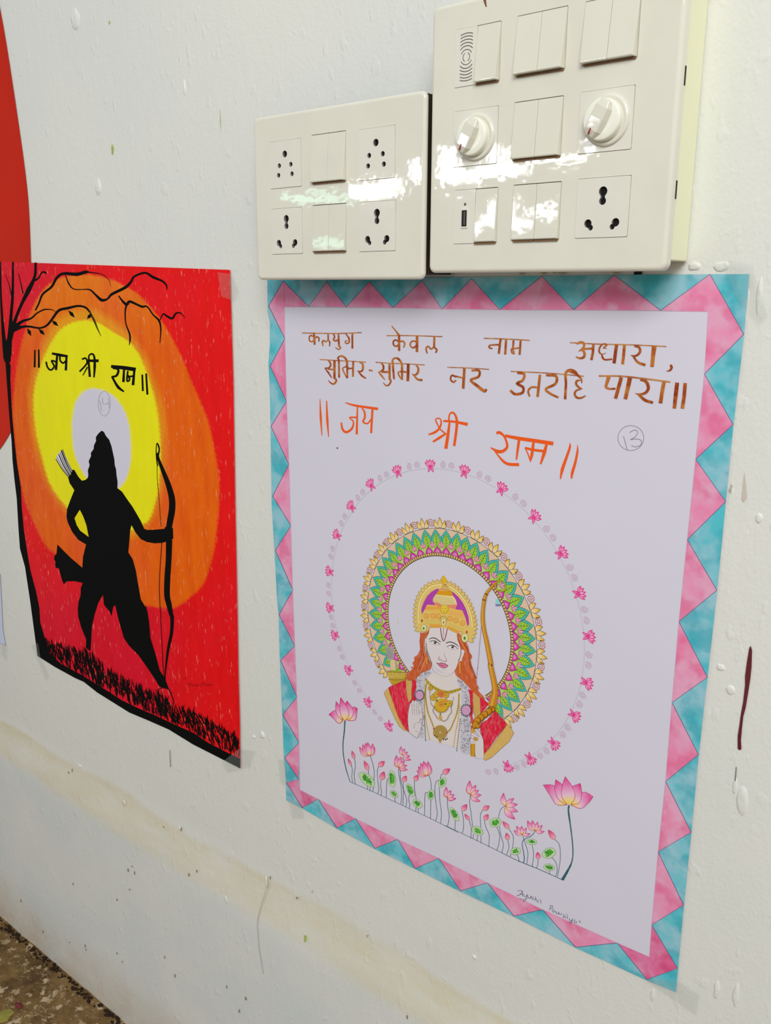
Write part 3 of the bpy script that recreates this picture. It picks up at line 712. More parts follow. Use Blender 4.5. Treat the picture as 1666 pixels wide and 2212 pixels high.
    T(1, [(125, 120), (160, 160), (168, 205), (140, 240), (80, 244)], [18, 26, 28, 24, 16]); T(1, [(85, 250), (130, 305), (185, 390)], [16, 26, 16]); T(1, [(130, 258), (215, 266)], 20); T(1, [(226, 130), (226, 400)], 36)
    T(1, [(226, 395), (256, 430), (215, 482), (165, 462), (132, 425)], [26, 28, 28, 20, 8])
    T(1, [(296, 388), (292, 140), (278, 90), (320, 62), (370, 78), (412, 135), (414, 225)], [28, 28, 24, 22, 30, 30, 36]); T(1, [(424, 225), (418, 300), (420, 396)], [34, 30, 22]); T(1, [(345, 245), (395, 225), (440, 248), (500, 245)], [14, 16, 24, 18]); T(1, [(345, 245), (370, 310), (415, 392)], [16, 20, 18]); T(1, [(508, 135), (504, 372)], 28)
    T(1, [(600, 155), (648, 180), (652, 250), (632, 290), (566, 288)], [18, 30, 32, 26, 10]); T(1, [(590, 298), (640, 360), (698, 396)], [22, 28, 24])
    a.cut('dash'); T(1, [(742, 272), (800, 284)], 20)
    W(1, [(842, 156), (1100, 172), (1350, 182), (1580, 196)], 14)
    T(1, [(925, 165), (958, 205), (958, 262), (925, 290), (880, 308)], [18, 28, 30, 26, 12]); T(1, [(895, 312), (935, 360), (984, 420)], [22, 28, 10]); T(1, [(930, 300), (1040, 302)], 30); T(1, [(1052, 180), (1054, 410)], 34)
    T(1, [(1050, 405), (1072, 435), (1045, 492), (1000, 505), (955, 460)], [28, 26, 26, 20, 8])
    T(1, [(1120, 410), (1102, 190), (1100, 120), (1140, 92), (1190, 110), (1235, 175), (1240, 260)], [26, 34, 26, 24, 34, 30, 36]); T(1, [(1240, 260), (1240, 420)], [36, 26]); T(1, [(1180, 300), (1240, 296), (1310, 305)], [14, 24, 26]); T(1, [(1178, 300), (1195, 355), (1238, 418)], [16, 24, 18]); T(1, [(1335, 180), (1326, 440)], 42, (140, 52, 24))
    T(1, [(1450, 200), (1482, 240), (1478, 305), (1440, 345), (1385, 335)], [22, 30, 34, 26, 8]); T(1, [(1415, 345), (1470, 410), (1545, 425)], [22, 30, 34])
    Z[1] = (560, 590, .32413)
    W(1, [(1253, 627), (1400, 632), (1533, 641)], 6)
    T(1, [(1312, 712), (1296, 727), (1276, 708), (1285, 680), (1312, 692)], 11); T(1, [(1285, 682), (1360, 698)], 10); T(1, [(1368, 632), (1360, 770)], 18)
    T(1, [(1415, 648), (1466, 650), (1462, 690), (1410, 712), (1450, 748), (1500, 785), (1516, 772)], [14, 15, 16, 16, 20, 22, 12])
    W(6, [(68, 378), (200, 382), (335, 390)], 6)
    T(6, [(118, 438), (100, 432), (106, 418), (165, 415)], 9); T(6, [(166, 380), (155, 468)], 13); T(6, [(198, 382), (192, 472)], 13)
    T(6, [(241, 390), (238, 440), (244, 470)], 11); T(6, [(226, 442), (232, 464), (244, 468)], 7); T(6, [(226, 440), (286, 432)], 8); T(6, [(282, 390), (276, 474)], 12)
    W(2, [(10, 128), (400, 148), (850, 158), (1345, 182)], 15)
    T(2, [(105, 150), (150, 122), (200, 138), (198, 195), (132, 250)], [20, 30, 34, 30, 16]); T(2, [(165, 222), (208, 262), (205, 325), (150, 345), (92, 325)], [22, 34, 36, 28, 18]); T(2, [(198, 216), (310, 210)], 28); T(2, [(334, 150), (326, 260), (306, 370)], 36)
    T(2, [(520, 205), (470, 205), (520, 160), (470, 148), (425, 190), (415, 255), (455, 290), (510, 268)], [8, 10, 26, 22, 24, 24, 14, 6]); T(2, [(450, 285), (462, 335), (500, 365), (595, 356)], [18, 28, 22, 22]); T(2, [(655, 155), (640, 270), (620, 415)], 46, (146, 64, 34)); T(2, [(764, 165), (754, 290), (738, 428)], 40)
    T(2, [(900, 178), (968, 195), (980, 255), (925, 310), (850, 305)], [16, 34, 36, 30, 8]); T(2, [(885, 315), (950, 400), (1055, 440)], [24, 34, 38]); T(2, [(1178, 172), (1160, 320), (1146, 465)], [66, 54, 50])
    a.cut('comma'); T(2, [(1400, 435), (1418, 470), (1395, 512), (1345, 524)], [30, 36, 28, 6])
    W(6, [(225, 570), (440, 580), (650, 598)], 6)
    T(6, [(262, 578), (302, 585), (294, 622), (260, 640), (296, 662), (292, 694), (250, 702), (222, 680)], 15)
    T(6, [(334, 716), (326, 684), (346, 662), (388, 664)], 11); T(6, [(394, 590), (380, 718)], 15)
    T(6, [(430, 592), (488, 598), (484, 642), (428, 672), (456, 700), (502, 722)], [13, 15, 15, 14, 14, 11])
    T(6, [(540, 732), (545, 640), (543, 582), (568, 562), (600, 572), (616, 600)], [15, 14, 15, 15, 12, 9])
    T(2, [(0, 525), (80, 550), (140, 600), (170, 640), (172, 690)], [30, 34, 30, 26, 12]); T(2, [(165, 650), (110, 655), (95, 700), (130, 745), (185, 768)], [10, 30, 32, 28, 8]); T(2, [(165, 770), (100, 790), (75, 835), (100, 885), (160, 895), (228, 862)], [16, 26, 30, 30, 28, 14])
    W(2, [(410, 590), (700, 592), (1000, 622), (1400, 674)], 22)
    T(2, [(548, 600), (520, 690), (510, 745), (560, 768), (640, 765)], [54, 42, 34, 28, 26]); T(2, [(720, 610), (680, 760), (640, 905)], [50, 50, 46]); T(2, [(840, 615), (810, 760), (775, 912)], [62, 56, 50])
    T(2, [(980, 645), (1060, 665), (1096, 750), (1060, 820), (980, 845), (910, 830)], [18, 44, 44, 38, 30, 6]); T(2, [(960, 845), (1050, 925), (1160, 960)], [34, 42, 36]); T(2, [(1312, 670), (1285, 820), (1262, 968)], [50, 50, 52])
    a.cut('danda_bars'); T(2, [(1494, 682), (1475, 860), (1455, 1040)], [54, 56, 48], (146, 56, 24)); T(2, [(1606, 688), (1590, 870), (1565, 1042)], [50, 48, 50])
    a.build('verse_lettering', MARKER, root)
    # ---- orange salutation
    a = Art(PAPER_OFF+.00024); OR = (226, 84, 26); s = .32413
    def T(pts, w=12): a.stroke(PX(R1, pts), [q*s for q in w] if isinstance(w, list) else w*s, OR)
    a.cut('danda_bars'); T([(405, 838), (410, 960), (418, 1082)], [4, 15, 5]); T([(449, 850), (454, 980), (463, 1092)], [7, 16, 5])
    a.cut('salutation_word'); T([(574, 863), (640, 882), (792, 905)], [6, 14, 17]); T([(547, 995), (555, 1038), (580, 1060), (618, 1035), (628, 990), (602, 962), (656, 962)], [10, 14, 16, 14, 9, 8, 12]); T([(655, 890), (650, 1074)], [9, 15])
    T([(684, 898), (702, 925), (704, 962), (692, 990), (722, 1002), (748, 970)], [8, 12, 13, 11, 10, 8]); T([(755, 905), (746, 1066)], [14, 14])
    a.cut('salutation_word'); T([(1228, 985), (1300, 990), (1390, 1008)], [14, 14, 22])
    T([(1186, 1003), (1176, 975), (1200, 967), (1214, 992), (1200, 1035), (1168, 1062), (1128, 1076)], [10, 8, 8, 10, 14, 16, 9]); T([(1186, 1003), (1205, 1038), (1240, 1068)], [8, 9, 10]); T([(1246, 1068), (1200, 1098), (1158, 1124)], [12, 17, 12])
    T([(1270, 985), (1258, 1080), (1244, 1170)], [12, 20, 22]); T([(1264, 990), (1268, 945), (1288, 928), (1310, 952), (1318, 1010), (1300, 1152)], [10, 10, 12, 14, 18, 17])
    s = .37215
    def T(pts, w=12): a.stroke(PX(R2, pts), [q*s for q in w] if isinstance(w, list) else w*s, OR)
    s = .12605
    def T(pts, w=12): a.stroke([(1050+x*s, 900+y*s) for x, y in pts], [q*s for q in w] if isinstance(w, list) else w*s, OR)
    a.cut('salutation_word'); T([(325, 325), (560, 372), (820, 410), (1155, 462)], [46, 60, 62, 66]); T([(180, 285), (235, 272), (310, 335), (355, 440), (360, 525), (290, 590), (200, 595), (80, 530)], [44, 50, 34, 36, 44, 52, 60, 16])
    T([(150, 590), (230, 690), (310, 775), (400, 815), (568, 822)], [16, 30, 44, 50, 52]); T([(568, 395), (545, 560), (522, 738)], [46, 42, 26])
    T([(822, 380), (805, 520), (785, 660), (760, 772)], [34, 48, 50, 20]); T([(668, 535), (820, 570), (985, 590)], [40, 42, 44]); T([(675, 540), (725, 650), (755, 740)], [18, 22, 26]); T([(1040, 470), (1000, 620), (935, 815)], [40, 62, 28])
    a.cut('danda_bars'); T([(1435, 450), (1440, 520), (1380, 700), (1310, 900), (1276, 1068)], [8, 38, 46, 56, 20]); T([(1570, 480), (1568, 600), (1530, 790), (1480, 960), (1466, 1062)], [8, 36, 44, 50, 24])
    a.build('salutation_lettering', INK, root, 'large orange brush writing')
    a = Art(PAPER_OFF+.00024); G = (128, 122, 138)
    a.ring(R2(922, 957), 28, 1.1, G, ry=27, n=28)
    a.stroke(PX(R2, [(879, 946), (890, 985), (902, 1030)]), 1.3, G); a.stroke(PX(R2, [(915, 925), (945, 910), (962, 925), (945, 952), (920, 966), (960, 962), (984, 975), (976, 1000), (945, 1008), (925, 1000)]), 1.3, G)
    a.cut('ink_dot'); a.circle(R1(521, 1166), 1.7, (60, 60, 70))
    a.build('pencil_number', INK, root, 'number 13 in a pencil circle')

    # ---- ring of small lotuses and spirals
    a = Art(PAPER_OFF+.00024)
    a.stroke([(RC[0]+.2225*math.cos(math.radians(t)), RC[1]+.2225*math.sin(math.radians(t))) for t in range(-62, 236, 4)], .0007, (180, 176, 190), ident, False)
    a.build('pencil_circle', INK, root)
    fl = [(929.7, 1006), (858.6, 1018), (801, 1047), (758.8, 1094), (728, 1155.8), (711.7, 1234.5), (712.8, 1313), (723.7, 1371.8), (753, 1446.7), (795.5, 1516), (840.7, 1567.6), (1003.5, 1018), (1083.7, 1055.5), (1154.8, 1116), (1213.4, 1194.8), (1251.8, 1282), (1273, 1375), (1268, 1475.4), (1241.4, 1545.8), (1196.8, 1606.8), (1146, 1639.4), (1097, 1655.7)]
    a = Art(PAPER_OFF+.00026); angs = []
    for p in fl:
        u = uray(*p); th = math.atan2(u[1]-RC[1], u[0]-RC[0]); angs.append(th % math.tau); S = .0086
        co, si = math.cos(th), math.sin(th)
        g = lambda x, y, u=u, co=co, si=si, S=S: (u[0]+(y*co+x*si)*S, u[1]+(y*si-x*co)*S)   # y outward
        a.cut('small_lotus', True)
        for tx, ty in ((-.55, -1.05), (.55, -1.05)): petal(a, (0, -.05), (tx, ty), .2, [(0, PK), (1, PKL)], PK, .11, g)
        for tx, ty in ((-1.05, .62), (1.05, .62), (-.62, .98), (.62, .98), (0, 1.08)): petal(a, (0, -.05), (tx, ty), .24, [(0, PKM), (.5, PKL), (1, PK)], PK, .11, g, bend=-.12*tx)
    a.C = a.C
    a.build('lotus_ring', INK, root)
    a = Art(PAPER_OFF+.00026)
    def spiral(cu, r, turns, w, col, th):
        pts = [(cu[0]+r*(k/22)*math.cos(th+turns*math.tau*k/22), cu[1]+r*(k/22)*math.sin(th+turns*math.tau*k/22)) for k in range(2, 23)]
        a.cut('mauve_spiral', True); a.stroke(pts, w, col, ident, step=2)
    A = sorted(angs); gaps = [(A[i], A[(i+1) % len(A)] if i+1 < len(A) else A[0]+math.tau) for i in range(len(A))]
    for g0, g1 in gaps:
        if g1-g0 > .6: mids = [g1-.135]; 
        else: mids = [(g0+g1)/2]
        for m_ in mids:
            for dd, fl_ in ((-.034, 1), (.034, -1)):
                th = m_+dd; R_ = .2285
                spiral((RC[0]+R_*math.cos(th), RC[1]+R_*math.sin(th)), .0052, 2.2, .00055, (176, 128, 164), th+fl_)
    a.build('spiral_pairs', INK, root, 'faint mauve spirals')

    # ---- halo
    def pol(r, th, c=MC): return (c[0]+r*math.cos(th), c[1]+r*math.sin(th))
    a0, a1 = math.radians(-50), math.radians(226)
    a = Art(PAPER_OFF+.00016)
    n = 120
    def annulus(r0, r1, col, t0=a0, t1=a1):
        prev = None
        for k in range(n+1):
            th = t0+(t1-t0)*k/n; p = a.v(pol(r0, th), col), a.v(pol(r1, th), col)
            if prev: a.F.append((prev[0], prev[1], p[1], p[0]))
            prev = p
        a.lv += 1
    annulus(.1088, .1490, (205, 178, 150))
    annulus(.1088, .1275, (172, 196, 110), a0, math.radians(238))
    DK = (52, 44, 44)
    a.stroke([pol(.1492, a0+(a1-a0)*k/140) for k in range(141)], .0006, DK, ident, False)
    tips = [2, 9, 16, 23.5, 31.5, 39.5, 47.5, 55.5, 63.5, 70.8, 77.5, 84, 91.5, 99, 106.5, 115, 122.5, 130, 138, 145, 152.5, 160.5, 168, 176, 184, 192, 200, 208.5, 217, 225, -6, -14, -22.5, -31, -39, -47]
    TE = (66, 172, 160); GR = (150, 196, 60)
    for i_, t in enumerate(sorted(tips)):
        th = math.radians(t); a.cut('teal_leaf'); a.lv = 4+(i_ % 2)*22
        hw = .0098
        def q(dr, dt, th=th):   # dr outward from r=.1088, dt sideways in the same unit
            rr = .1088+dr; return pol(rr, th+dt/rr)
        out = [(.017, -hw), (.0225, -hw*1.0), (.0290, -hw*.82), (.034, -hw*.45), (.0395, 0), (.034, hw*.45), (.0290, hw*.82), (.0225, hw*1.0), (.017, hw)]
        a.poly(out, TE, q); a.stroke(out, .0006, DK, q, False)
        inn = [(.012, -hw*.50), (.019, -hw*.62), (.0255, -hw*.55), (.0345, 0), (.0255, hw*.55), (.019, hw*.62), (.012, hw*.50)]
        a.poly(inn, GR, q); a.stroke(inn, .0005, DK, q, False)
        a.stroke([(.011, 0), (.0335, 0)], .0006, DK, q, False)
        for d_ in (.014, .0185, .023, .0275):
            a.stroke([(d_, 0), (d_+.004, -hw*.42)], .00045, DK, q, False); a.stroke([(d_, 0), (d_+.004, hw*.42)], .00045, DK, q, False)
    st = sorted(x for x in tips)
    st += [232.5]
    mg = [(st[i]+st[i+1])/2 for i in range(len(st)-1)]
    for t in st:     # magenta hearts stand below the leaves' axes, pink sprigs between them
        th = math.radians(t)
        def q(dr, dt, th=th): rr = .1088+dr; return pol(rr, th+dt/rr)
        a.cut('magenta_heart'); a.lv = 52
        hp = [(.0030, -.0068), (.0070, -.0066), (.0105, -.004), (.0145, 0), (.0105, .004), (.0070, .0066), (.0030, .0068)]
        a.poly(hp, (190, 62, 150), q); a.stroke(hp, .0006, DK, q, False)
        a.poly([(.0045, -.003), (.0078, -.0028), (.0100, 0), (.0078, .0028), (.0045, .003)], (206, 120, 180), q)
    for t in mg:
        th = math.radians(t)
        def q(dr, dt, th=th): rr = .1088+dr; return pol(rr, th+dt/rr)
        a.cut('pink_sprig'); a.lv = 62
        for tx, ty in ((-.0052, .0195), (.0052, .0195), (0, .0235)):
            petal(a, (.0125, 0), (ty, tx), .0019, [(0, (205, 140, 160)), (1, (214, 160, 176))], (120, 70, 80), .00045, q)
    k0 = -49.0
    while k0 < 237:   # beads round the opening
        th = math.radians(k0); a.cut('gold_bead'); a.lv = 82
        def q(dr, dt, th=th): rr = .1088+dr; return pol(rr, th+dt/rr)
        a.circle((.0024, 0), .0027, (214, 172, 104), q, 8, .0019); a.ring((.0024, 0), .0027, .0007, DK, q, 8, .0019)
        k0 += 2.15
    a.cut('halo_inner_line')
    a.stroke([pol(.1088, a0+(math.radians(238)-a0)*k/140) for k in range(141)], .0008, DK, ident, False)
    a.build('floral_halo', INK, root, 'mandala halo of teal leaves, magenta hearts and gold beads')
    a = Art(PAPER_OFF+.00032)
    yl = [-46, -35, -22.5, -11, 0, 12, 23.5, 36, 48, 60, 72, 84, 95.5, 107, 118, 130, 141, 152, 163.5, 175, 186.5, 198, 209.5, 220]
    for t in yl:
        th = math.radians(t); a.cut('golden_bud', True)
        def q(dr, dt, th=th): rr = .1495+dr; return pol(rr, th+dt/rr)
        for tx, ty in ((-.0092, .0125), (.0092, .0125), (0, .0160)):
            petal(a, (.0004, tx*.25), (ty, tx), .0036, [(0, (214, 200, 176)), (.5, (218, 188, 120)), (1, (206, 156, 40))], (90, 66, 30), .0006, q, bend=(.16 if tx > 0 else -.16 if tx < 0 else 0))
    a.build('golden_buds', INK, root, 'ring of small golden lotus buds')
    a = Art(PAPER_OFF+.00032)
    sp = sorted(yl)
    for i in range(len(sp)-1):
        th = math.radians((sp[i]+sp[i+1])/2)
        pts = []
        cu = pol(.1565, th)
        for k in range(2, 23): r_ = .0066*k/22; pts.append((cu[0]+r_*math.cos(th+math.tau*2.3*k/22), cu[1]+r_*math.sin(th+math.tau*2.3*k/22)))
        a.cut('rust_spiral', True); a.stroke(pts, .0010, (176, 104, 80), ident, step=2)
    a.build('rust_spirals', INK, root, 'rust-coloured spirals')
    # ---- crowned archer (half figure)
    rnd = random.Random(5)
    GO = (208, 178, 96); GL = (222, 204, 140); GD = (150, 112, 36); GY = (212, 160, 36)
    a = Art(PAPER_OFF+.00036)
    # quiver, arrow feathers
    a.poly(PX(C5, [(1040, 800), (1110, 800), (1118, 950), (1052, 950)]), (196, 176, 120))
    for x in (1062, 1085, 1100): a.stroke(PX(C5, [(x, 805), (x+8, 948)]), .8, (214, 206, 190), smooth=False)
    a.poly(PX(C5, [(978, 628), (1090, 622), (1105, 700), (1090, 790), (1060, 812), (1010, 790), (990, 700)]), (160, 154, 154))
    for k in range(7): a.stroke(PX(C5, [(988+k*15, 635), (1000+k*13, 715), (1008+k*11, 790)]), .7, (110, 104, 104))
    a.poly(PX(C7, [(88, 158), (190, 166), (322, 175), (330, 262), (250, 300), (150, 335), (118, 280), (100, 215)]), (176, 146, 36))
    for k in range(11): a.stroke(PX(C7, [(112+k*19, 185), (120+k*18, 215), (108+k*18, 245)]), 1.6, (214, 190, 90)); a.stroke(PX(C7, [(120+k*19, 185), (128+k*18, 215), (116+k*18, 245)]), .7, (110, 84, 20))
    a.stroke(PX(C7, [(90, 168), (200, 178), (325, 182)]), 1, (110, 84, 20)); a.stroke(PX(C7, [(108, 262), (200, 272), (318, 262)]), 1, (110, 84, 20))
    a.build('quiver', PENCIL, root)
    # body tint and robe
    a = Art(PAPER_OFF+.00040)
    a.poly(PX(C7, [(540, 240), (640, 190), (905, 180), (990, 380), (980, 700), (960, 1100), (880, 1070), (740, 1035), (600, 985), (540, 990), (520, 600)]), (204, 195, 192))
    RD = (200, 24, 52)
    def rob(pts, col, line=None):
        a.cut('robe_panel'); P_ = PX(C7, pts); a.poly(P_, col)
        if line: a.stroke(P_+[P_[0]], .8, line, smooth=False)
    rob([(108, 365), (140, 345), (200, 320), (260, 290), (310, 275), (440, 275), (447, 330), (430, 400), (415, 440), (440, 520), (400, 520), (360, 555), (345, 640), (342, 780), (357, 902), (300, 850), (230, 725), (160, 530)], RD, (150, 40, 50))
    rob([(55, 430), (80, 395), (108, 368), (122, 420), (160, 530), (230, 725), (300, 850), (345, 892), (290, 872), (240, 830), (190, 745), (110, 565)], (196, 160, 84), (130, 100, 50))
    rob([(315, 275), (390, 278), (386, 380), (384, 500), (352, 542), (334, 480), (320, 380)], (190, 152, 80), (130, 100, 50))
    rob([(1065, 380), (1115, 400), (1125, 500), (1135, 620), (1112, 700), (1128, 760), (1100, 870), (1080, 780), (1085, 600)], RD)
    rob([(1120, 410), (1160, 440), (1205, 480), (1210, 620), (1210, 680), (1150, 740), (1125, 640)], (190, 152, 80), (130, 100, 50))
    rob([(1205, 480), (1250, 500), (1310, 555), (1275, 610), (1212, 675)], RD)
    rob([(1380, 628), (1440, 700), (1533, 803), (1500, 850), (1400, 965), (1320, 1080), (1250, 1165), (1245, 1000), (1210, 880), (1215, 790), (1290, 755), (1345, 690)], RD, (150, 40, 50))
    rob([(1533, 803), (1575, 850), (1612, 905), (1560, 1005), (1460, 1095), (1340, 1205), (1270, 1238), (1252, 1225), (1252, 1162), (1330, 1085), (1420, 965)], (196, 160, 84), (130, 100, 50))
    a.cut('cloth_shading')
    for k in range(26):
        x = rnd.uniform(150, 330); y = rnd.uniform(340, 560); a.stroke(PX(C7, [(x, y), (x+12, y+90), (x+30, y+190)]) if y < 480 else PX(C7, [(x+60, y), (x+62, y+100), (x+70, y+180)]) if x < 260 else PX(C7, [(x, y), (x+4, y+60)]), .6, (222, 60, 84))
    for k in range(22):
        x = rnd.uniform(1260, 1420); y = rnd.uniform(760, 930); a.stroke(PX(C7, [(x, y), (x-10, y+40), (x-30, y+80)]), .6, (226, 70, 100))
    a.build('robe', PENCIL, root)
    for o in root.children:
        if o.name.startswith('cloth_shading'): o['kind'] = 'stuff'
    # hair
    a = Art(PAPER_OFF+.00046); HR = (186, 84, 38)
    hl = PX(C6, [(318, 970), (345, 985), (400, 975), (440, 925), (466, 920), (466, 965), (440, 1000), (405, 1035), (385, 1090), (380, 1150), (392, 1250), (430, 1330), (468, 1400)])+PX(C7, [(605, 30), (626, 108), (604, 150), (560, 165), (500, 190), (458, 230), (440, 268), (370, 276), (318, 264), (298, 250), (330, 230), (322, 205), (352, 180), (400, 132), (368, 126), (386, 112), (414, 116)])+PX(C6, [(206, 1404), (238, 1395), (232, 1330), (285, 1295), (320, 1220), (308, 1100), (318, 1030)])
    hr = PX(C6, [(848, 990), (900, 1010), (940, 1085), (985, 1120), (1012, 1180), (1030, 1260), (1066, 1310), (1060, 1350), (1036, 1368), (1050, 1440)])+PX(C7, [(1095, 30), (1100, 80), (1130, 180), (1150, 250), (1168, 320), (1180, 345), (1186, 405), (1232, 450), (1272, 505), (1200, 482), (1140, 432), (1080, 370), (1020, 300), (960, 250), (912, 210), (903, 150), (918, 90), (940, 30)])+PX(C6, [(920, 1390), (935, 1310), (962, 1250), (945, 1222), (905, 1215), (880, 1150), (858, 1080)])
    a.cut('hair'); a.poly(hl, HR)
    for k in range(34):
        t = rnd.uniform(-28, 30); c_ = rnd.choice([(146, 54, 22), (214, 112, 60), (160, 62, 26)])
        a.stroke(PX(C6, [(352+t*.4, 1000+abs(t)), (348+t, 1120), (356+t*1.1, 1250), (370+t*2.2, 1340), (330+t*3.0, 1440), (300+t*3, 1520)]), rnd.uniform(.5, 1.0), c_)
    a.cut('hair'); a.poly(hr, HR)
    for k in range(34):
        t = rnd.uniform(-26, 26); c_ = rnd.choice([(146, 54, 22), (214, 112, 60), (160, 62, 26)])
        a.stroke(PX(C6, [(880+t*.5, 1030+abs(t)), (930+t*.9, 1140), (985+t*1.0, 1240), (1000+t*1.4, 1340), (1000+t*2.2, 1440), (1040+t*2.2, 1540), (1090+t*1.6, 1640)]), rnd.uniform(.5, 1.0), c_)
    a.cut('earring_gap')
    for x, y, x1, y1 in ((1180, 350, 1195, 380), (430, 62, 416, 40)): a.stroke(PX(C7, [(x, y), (x1, y1)]), .8, (120, 50, 30))
    a.stroke(PX(C6, [(398, 1060), (392, 1160), (410, 1270), (418, 1290), (402, 1180)]), 2.4, (206, 200, 200))
    a.poly(PX(C6, [(935, 1230), (958, 1250), (935, 1320), (905, 1385), (880, 1395), (905, 1310)]), (204, 196, 194))
    a.build('hair', PENCIL, root, 'long auburn hair')
    # face
    a = Art(PAPER_OFF+.00056); K = (44, 34, 46); SK = (204, 195, 195); PB = (130, 96, 100)
    a.poly(PX(C6, [(455, 905), (620, 902), (720, 915), (850, 985), (868, 1090), (900, 1200), (905, 1300), (870, 1390), (840, 1480), (800, 1545), (720, 1568), (620, 1545), (540, 1480), (470, 1380), (432, 1270), (405, 1120), (408, 1040), (445, 985)]), SK)
    a.stroke(PX(C6, [(440, 990), (405, 1045), (402, 1120), (425, 1250), (452, 1330), (480, 1410), (482, 1460)]), [.8, 1.3, 1.3, 1.4, 1.4, 1.2, .8], (84, 48, 42))
    a.stroke(PX(C6, [(850, 1000), (862, 1080), (898, 1170), (905, 1235), (900, 1310), (868, 1385)]), [.8, 1.2, 1.2, 1, 1.2, 1.2], (110, 62, 50))
    a.stroke(PX(C7, [(622, 110), (650, 165), (700, 200), (740, 218), (800, 226), (860, 208), (905, 165)]), .8, (176, 160, 166))
    a.stroke(PX(C7, [(748, 148), (770, 152), (795, 146)]), .7, (176, 160, 166))
    a.stroke(PX(C6, [(443, 1078), (480, 1056), (530, 1056), (576, 1084), (614, 1112)]), [.8, 1.8, 1.9, 1.7, 1.6], K)
    a.stroke(PX(C6, [(690, 1130), (735, 1112), (795, 1122), (845, 1152), (874, 1182)]), [1.7, 1.9, 1.9, 1.7, .8], K)
    for U_, L_, cx, cy in (([(448, 1106), (480, 1098), (530, 1096), (574, 1122), (608, 1156)], [(472, 1112), (500, 1140), (545, 1152), (590, 1148)], 534, 1122), ([(698, 1184), (735, 1166), (785, 1158), (828, 1182), (866, 1216)], [(722, 1188), (752, 1210), (800, 1216), (845, 1208)], 786, 1184)):
        a.poly(PX(C6, U_+L_[::-1]), (214, 208, 212))
        a.circle(C6(cx, cy), 3.3, (110, 92, 96)); a.circle(C6(cx, cy), 1.5, (24, 20, 26)); a.circle(C6(cx-8, cy-8), .6, (220, 220, 225))
        a.stroke(PX(C6, U_), [.8, 1.5, 1.6, 1.4, .8], K); a.stroke(PX(C6, L_), .6, (120, 104, 110))
    a.stroke(PX(C6, [(600, 1322), (584, 1345), (594, 1368), (618, 1372)]), 1.1, (104, 80, 86)); a.stroke(PX(C6, [(618, 1358), (640, 1386), (668, 1382)]), .9, (104, 80, 86))
    a.stroke(PX(C6, [(668, 1392), (694, 1392), (698, 1372), (684, 1338), (668, 1300), (660, 1262)]), [1.2, 1.2, .9, .7, .5, .3], (104, 80, 86))
    a.stroke(PX(C6, [(612, 912), (624, 1000), (638, 1072), (654, 1094), (672, 1078), (694, 1000), (708, 922)]), 1.7, (116, 34, 72))
    a.stroke(PX(C6, [(656, 895), (654, 1000), (652, 1118)]), [1.3, 1.1, .5], (150, 96, 62))
    a.poly(PX(C7, [(682, 68), (718, 72), (742, 64), (756, 72), (776, 72), (824, 100), (800, 122), (770, 128), (735, 116), (705, 90)]), (202, 116, 148))
    a.poly(PX(C7, [(706, 84), (745, 88), (775, 98), (800, 102), (765, 108), (728, 98)]), (178, 84, 122))
    a.stroke(PX(C7, [(682, 68), (718, 73), (742, 64), (758, 72), (776, 72), (824, 100)]), 1.2, (112, 34, 66)); a.stroke(PX(C7, [(690, 72), (735, 116), (770, 128), (800, 122), (822, 102)]), 1, (112, 34, 66))
    a.build('face', INK, root, 'pale face with black brows and forehead mark')
    # crown
    a = Art(PAPER_OFF+.00062, .0000012)
    arc = [(300, 960), (272, 880), (262, 800), (262, 700), (270, 600), (292, 500), (330, 420), (380, 350), (440, 300), (510, 268), (590, 256), (650, 258), (710, 270), (780, 300), (850, 350), (920, 420), (980, 500), (1030, 590), (1066, 690), (1090, 790), (1098, 880), (1088, 970), (1060, 1050), (1030, 1112)]
    AR, _ = resample(arc, 1, True, 3)
    cc = np.array([665, 740])
    # spikes
    tot = [0]
    for i in range(1, len(AR)): tot.append(tot[-1]+np.hypot(*(AR[i]-AR[i-1])))
    ns = 34
    for k in range(ns):
        s0, s1 = tot[-1]*k/ns, tot[-1]*(k+1)/ns; g_ = lambda s_: np.array([np.interp(s_, tot, [p[0] for p in AR]), np.interp(s_, tot, [p[1] for p in AR])])
        p0, p1 = g_(s0), g_(s1); mid = (p0+p1)/2; n_ = np.array([-(p1-p0)[1], (p1-p0)[0]]); n_ = n_/np.hypot(*n_)
        if np.dot(n_, mid-cc) < 0: n_ = -n_
        tip = mid+n_*50
        a.band(PX(C6, [tuple(p0), tuple(p0*.35+tip*.65+(p0-p1)*.12), tuple(tip)]), PX(C6, [tuple(p1), tuple(p1*.35+tip*.65+(p1-p0)*.12), tuple(tip)]), [(0, (206, 184, 126)), (1, (198, 164, 70))], uray, 4)
        a.stroke(PX(C6, [tuple(p0), tuple(p0*.35+tip*.65+(p0-p1)*.12), tuple(tip)]), .6, (140, 112, 44)); a.stroke(PX(C6, [tuple(p1), tuple(p1*.35+tip*.65+(p1-p0)*.12), tuple(tip)]), 1.2, (182, 142, 40))
    a.poly(PX(C6, [tuple(p) for p in AR]+[(985, 1075), (930, 1030), (850, 985), (780, 955), (705, 915), (620, 905), (560, 905), (455, 912), (430, 955), (370, 975), (330, 968)]), GO)
    for sc_, col, w in ((.965, (168, 134, 52), .7), (.93, (226, 208, 146), 2.4), (.885, (168, 134, 52), .7), (.86, (226, 208, 146), 1.6), (.835, (176, 120, 44), .7)):
        a.stroke(PX(C6, [tuple(cc+(p-cc)*sc_) for p in AR[4:-8]]), w, col, step=1)
